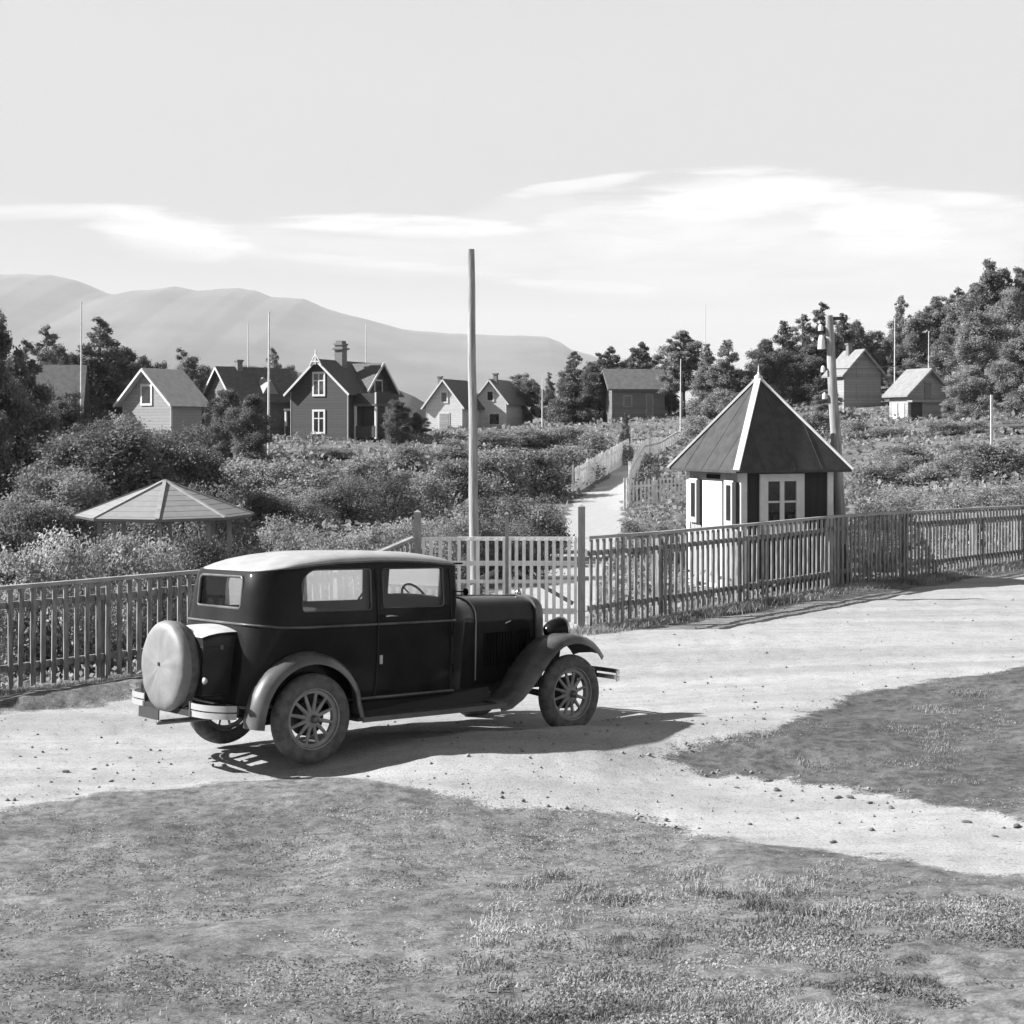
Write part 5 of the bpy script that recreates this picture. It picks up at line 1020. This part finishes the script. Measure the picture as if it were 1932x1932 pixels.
    # lamps
    for s in (-1, 1):
        T = Matrix.Translation((3.03, s*.55, 1.0)) @ Matrix.Rotation(R(90), 4, 'Y'); hl = MB(); hl.lathe([(0, -.17), (.035, -.16), (.075, -.125), (.105, -.07), (.122, .0), (.128, .03), (.122, .05)], 24, T); h = hl.build('headlight', M['paint'], g, smooth=True)
        r_ = MB(); r_.lathe([(.122, .03), (.134, .035), (.134, .055), (.118, .06)], 24, T); r_.build('rim', M['chrome'], h, smooth=True); l_ = MB(); l_.lathe([(.12, .052), (.08, .065), (0, .072)], 24, T); l_.build('lens', M['lampglass'], h, smooth=True)
    b = MB(); b.tube([(3.0, -.58, .88), (3.0, 0, .90), (3.0, .58, .88)], .017, 8); 
    for s in (-1, 1): b.tube([(3.0, s*.55, .85), (3.02, s*.55, .95)], .015, 8)
    b.build('lamp_bar', M['fender'], g, smooth=True)
    # fenders
    def fender(path, s, yi, yo, name):
        rings = []; n = len(path)
        for i, (x, z) in enumerate(path):
            a = path[max(i-1, 0)]; c = path[min(i+1, n-1)]; d = Vector((c[0]-a[0], c[1]-a[1])).normalized(); nx, nz = -d.y, d.x
            if nz < 0 and name == 'x': nx, nz = -nx, -nz
            if i == 0: nx0 = nx
            prof = [(yi, -.035), (yi+.06*1, .0), ((yi+yo)/2, .026), (yo-.07, .012), (yo-.015, -.025), (yo, -.075), (yo-.006, -.078), (yo-.03, -.035), (yo-.08, -.004), ((yi+yo)/2, .012), (yi+.06, -.014), (yi, -.05)]
            rings.append([(x+nx*h, s*y, z+nz*h) for y, h in prof])
        b = MB(); b.loft(rings); return b.build(name, M['fender'], g, smooth=True, auto=60)
    def circ(cx, cz, r_, a0, a1, n): return [(cx+r_*math.cos(R(a0+(a1-a0)*i/(n-1))), cz+r_*math.sin(R(a0+(a1-a0)*i/(n-1)))) for i in range(n)]
    rear = circ(-.045, .385, .545, 178, 22, 22)+[(.475, .50), (.50, .42), (.515, .365)]
    rear = rear[:1]+rear
    rear[0] = (-.60, .345); rear[1] = (-.593, .42)
    front = [(2.04, .365), (2.16, .385), (2.28, .45), (2.40, .555), (2.52, .685), (2.62, .79), (2.72, .87), (2.82, .925), (2.92, .953), (3.02, .960), (3.12, .948), (3.22, .918), (3.31, .872), (3.38, .815), (3.43, .755)]
    for s in (-1, 1):
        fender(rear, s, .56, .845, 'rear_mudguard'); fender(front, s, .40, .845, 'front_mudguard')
    for s in (-1, 1):   # inner panels closing the mudguards against the body and bonnet
        V = []; 
        for x, z in front[2:12]: V += [(x, s*.42, z-.03), (x, s*(.36 if x > 2.3 else .5), max(.5, min(z-.03, .62)))]
        b = MB(); b.add(V, [(2*i, 2*i+1, 2*i+3, 2*i+2) for i in range(9)]); b.build('splash_panel', M['black'], g)
        b = MB(); b.box(.40, 2.12, min(s*.60, s*.845), max(s*.60, s*.845), .335, .36); rb = bevel(b.build('running_board', M['rubber'], g), .008)
        b = MB(); b.box(.45, 2.10, min(s*.846, s*.856), max(s*.846, s*.856), .325, .368); b.build('edge_trim', M['dullmetal'], rb)
        b = MB(); b.add([(.40, s*.61, .36), (2.12, s*.61, .36), (2.12, s*.56, .50), (.40, s*.652, .50)], [(0, 1, 2, 3)]); b.build('splash_apron', M['black'], g)
    # wheels
    def wheel_parts(par):
        prof = []
        for i in range(21):
            a = R(-38+256*i/20); prof.append((.308+.077*math.sin(a)*1.0, .068*math.cos(a)))
        prof = [(.243, .045), (.262, .060), (.30, .070), (.335, .068), (.362, .056), (.378, .035), (.385, .012), (.385, -.012), (.378, -.035), (.362, -.056), (.335, -.068), (.30, -.070), (.262, -.060), (.243, -.045)]
        T = Matrix.Rotation(R(90), 4, 'X'); b = MB(); b.lathe(prof, 48, T); b.build('tyre', M['tyre'], par, smooth=True)
        b = MB(); b.lathe([(.258, .052), (.262, .058), (.250, .055), (.243, .03), (.215, .022), (.212, -.02), (.243, -.03), (.250, -.055), (.262, -.058), (.25, -.045)], 48, T); rim = b.build('rim', M['spoke'], par, smooth=True, auto=40)
        for k in range(12):
            a = 2*math.pi*k/12; sp_ = MB(); c, s_ = math.cos(a), math.sin(a); sp_.tube([(c*.055, -.012, s_*.055), (c*.11, -.010, s_*.11), (c*.2, -.005, s_*.2), (c*.22, -.005, s_*.22)], [.021, .018, .0145, .022], 8); sp_.build('spoke', M['spoke'], par, smooth=True, auto=60)
        b = MB(); b.lathe([(0, .052), (.035, .05), (.04, .035), (.072, .03), (.076, .02), (.076, -.03), (0, -.03)], 24, T @ Matrix.Rotation(R(0), 4, 'X')); b.build('hub', M['spoke'], par, smooth=True, auto=50)
        b = MB(); b.lathe([(0, .098), (.022, .096), (.032, .086), (.034, .05), (0, .05)], 20, T); b.build('hub_cap', M['dullmetal'], par, smooth=True, auto=50)
        b = MB(); b.lathe([(0, -.032), (.15, -.032), (.155, -.09), (0, -.09)], 28, T); b.build('brake_drum', M['black'], par, smooth=True, auto=50)
    lathe_dir = None
    for x in (0, WB):
        for s in (-1, 1):
            w_ = bpy.data.objects.new('wheel', None); col.objects.link(w_); w_.parent = g; w_.location = (x, s*.725, RT); w_.rotation_euler = (0, random.uniform(0, 1), 0 if s < 0 else math.pi)
            wheel_parts(w_)
    # chassis and axles
    b = MB(); b.box(-.75, 3.1, -.36, -.30, .42, .52); b.box(-.75, 3.1, .30, .36, .42, .52); b.box(-.5, 2.9, -.3, .3, .46, .51); b.tube([(0, -.7, RT), (0, .7, RT)], .04, 10); b.tube([(WB, -.7, RT-.03), (WB, .7, RT-.03)], .03, 8); b.tube([(.2, -.05, .38), (1.9, -.05, .40)], .035, 8); b.box(-.13, .13, -.14, .14, .27, .50)
    b.box(-.60, .45, -.55, .55, .44, .49); b.build('chassis', M['black'], g)
    for s in (-1, 1):
        b = MB(); b.tube([(-.7, s*.34, .46), (-.3, s*.36, .36), (0, s*.36, .33), (.5, s*.36, .42)], .022, 6); b.build('leaf_spring', M['black'], g)
        b = MB(); b.tube([(2.6, s*.34, .44), (3.03, s*.34, .33), (3.5, s*.34, .45)], .022, 6); b.build('leaf_spring', M['black'], g)
    b = MB(); b.tube([(.3, .35, .32), (-.4, .4, .30), (-.85, .4, .30)], .022, 8); b.build('exhaust_pipe', M['dullmetal'], g, smooth=True)
    # trunk, spare wheel, bumpers
    b = MB(); tr = [[(-.44, y, z) for y, z in rrect(-.40, .40, .60, 1.12, (.05, .05, .02, .02))], [(-.70, y, z) for y, z in rrect(-.40, .40, .60, 1.12, (.05, .05, .02, .02))], [(-.86, y, z) for y, z in rrect(-.395, .395, .60, 1.085, (.05, .05, .02, .02))]]
    b.loft(tr); tk = b.build('luggage_trunk', M['trunk'], g, smooth=True, auto=35)
    b = MB(); b.box(-.865, -.46, -.404, .404, 1.0, 1.012); b.build('lid_seam', M['black'], tk)
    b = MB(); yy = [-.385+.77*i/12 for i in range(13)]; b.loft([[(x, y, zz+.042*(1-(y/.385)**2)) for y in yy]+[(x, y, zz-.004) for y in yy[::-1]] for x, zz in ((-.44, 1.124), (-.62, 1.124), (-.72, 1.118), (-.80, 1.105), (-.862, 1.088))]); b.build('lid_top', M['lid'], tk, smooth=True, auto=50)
    b = MB(); b.box(-.705, -.675, -.412, -.40, .98, 1.02); b.build('catch', M['fender'], tk)
    T = Matrix.Translation((-.965, 0, .83)) @ Matrix.Rotation(R(-90), 4, 'Y')
    b = MB(); b.lathe([(.20, -.125), (.30, -.13), (.352, -.11), (.374, -.07), (.378, -.02), (.378, .0)], 48, T); sw = b.build('spare_wheel', M['tyre'], g, smooth=True)
    prof = [(.381, -.012), (.383, .02), (.375, .05), (.352, .072), (.30, .083), (.20, .088), (.10, .09), (0, .09)]
    ring_n = 72; V = []; 
    for r_, z_ in prof:
        for k in range(ring_n):
            a = 2*math.pi*k/ring_n; wv = math.sin(a*9+1)*.5+math.sin(a*14+r_*9)*.35+math.sin(a*5+r_*20)*.4; lowk = .5+.5*max(0, -math.cos(a)) ; am = .006*min(1, r_/.2)*lowk*(1 if r_ < .37 else .5)
            V.append(T @ Vector((r_*math.cos(a), r_*math.sin(a), z_+wv*am)))
    Fc = [(i*ring_n+k, i*ring_n+(k+1) % ring_n, (i+1)*ring_n+(k+1) % ring_n, (i+1)*ring_n+k) for i in range(len(prof)-1) for k in range(ring_n)]
    b = MB(); b.add(V, Fc); b.build('wheel_cover', M['cover'], sw, smooth=True); b = MB(); b.lathe([(.016, .088), (.016, .098), (0, .099)], 12, T @ Matrix.Translation((0.02, .0, 0))); b.build('cover_eyelet', M['black'], sw)
    b = MB(); b.bar((-.9, -.12, .45), (-.9, -.12, .85), .04); b.bar((-.9, .12, .45), (-.9, .12, .85), .04); b.bar((-.6, -.3, .47), (-.95, -.3, .47), .04); b.bar((-.6, .3, .47), (-.95, .3, .47), .04); b.bar((-.95, -.48, .47), (-.95, .48, .47), .05); b.build('spare_carrier', M['black'], g)
    for s in (-1, 1):
        pts = [(-.965, s*.40), (-.975, s*.50), (-.965, s*.62), (-.93, s*.72), (-.87, s*.80), (-.80, s*.85)]
        bp = None
        for z in (.535, .475):
            rings = [[(x-.006, y, z-.024), (x+.006, y, z-.024), (x+.006, y, z+.024), (x-.006, y, z+.024)] for x, y in pts]; b = MB(); b.loft(rings); bp = b.build('rear_bumper', M['chrome'] if False else M['bump'], g if bp is None else bp, smooth=True, auto=40)
        b = MB(); b.box(-.98, -.955, min(s*.395, s*.41), max(s*.395, s*.41), .44, .57); b.box(-.62, -.95, min(s*.56, s*.59), max(s*.56, s*.59), .47, .52); b.build('bumper_bracket', M['dullmetal'], bp)
    fb = [(3.62, -.80), (3.72, -.74), (3.77, -.62), (3.79, -.40), (3.80, 0), (3.79, .40), (3.77, .62), (3.72, .74), (3.62, .80)]; bp = None
    for z in (.555, .49):
        rings = [[(x-.006, y, z-.022), (x+.006, y, z-.022), (x+.006, y, z+.022), (x-.006, y, z+.022)] for x, y in fb]; b = MB(); b.loft(rings); bp = b.build('front_bumper', M['chrome'], g if bp is None else bp, smooth=True, auto=40)
    b = MB(); b.bar((3.2, -.34, .46), (3.78, -.34, .52), .03, .05); b.bar((3.2, .34, .46), (3.78, .34, .52), .03, .05); b.build('bumper_bracket', M['black'], g)
    b = MB(); b.box(-1.06, -1.05, -.02, .34, .38, .47); b.build('number_plate', M['plate'], g); b = MB(); b.lathe([(0, .03), (.03, .025), (.02, 0), (0, 0)], 14, Matrix.Translation((-.88, -.50, .74)) @ Matrix.Rotation(R(-90), 4, 'Y')); b.build('tail_lamp', M['lampglass'], g, smooth=True)
    # interior
    for (x0, x1, y0, y1, z0, z1) in ((-.30, .15, -.58, .58, .55, .85),): b = MB(); b.box(x0, x1, y0, y1, z0, z1); bevel(b.build('rear_seat', M['seat'], g), .05)
    b = MB(); b.box(-.40, -.25, -.58, .58, .80, 1.22); bevel(b.build('rear_backrest', M['seat'], g), .05)
    for s in (-1, 1):
        b = MB(); b.box(.75, 1.2, s*.33-.25, s*.33+.25, .6, .85); b.box(.66, .78, s*.33-.24, s*.33+.24, .80, 1.25); bevel(b.build('front_seat', M['seat'], g), .05)
    T = Matrix.Translation((1.34, .33, 1.27)) @ Matrix.Rotation(R(-62), 4, 'Y'); b = MB(); b.lathe([(.205+.011*math.cos(a), .011*math.sin(a)) for a in [k*math.pi/4 for k in range(8)]], 40, T, closed=True)
    for k in range(4): a = k*math.pi/2+.6; b.tube([T @ Vector((0, 0, 0)), T @ Vector((.2*math.cos(a), .2*math.sin(a), 0))], .008, 6)
    b.tube([T @ Vector((0, 0, 0)), (1.75, .33, .9)], .018, 8); b.build('steering_wheel', M['black'], g, smooth=True)
    b = MB(); b.box(1.55, 1.62, -.6, .6, 1.15, 1.34); b.build('dashboard', M['seat'], g)
M['bump'] = mat('pale_painted_bumper', .42, rough=.35, var=.08)
car()

# ------------------------------------------------------------------ the air
hz = MB(); hz.box(-9200, 9200, -9200, 9300, -42, 760); ho = hz.build('haze', None)
hm = bpy.data.materials.new('haze'); hm.use_nodes = True; nt = hm.node_tree; nt.nodes.clear(); o_ = node(nt, 'ShaderNodeOutputMaterial'); pv_ = node(nt, 'ShaderNodeVolumePrincipled')
pv_.inputs['Color'].default_value = (.97, .97, .97, 1); pv_.inputs['Density'].default_value = HAZE = .75e-4; pv_.inputs['Anisotropy'].default_value = 0
nt.links.new(pv_.outputs[0], o_.inputs['Volume']); ho.data.materials.append(hm); tag(ho, kind='stuff')
hm.cycles.homogeneous_volume = True
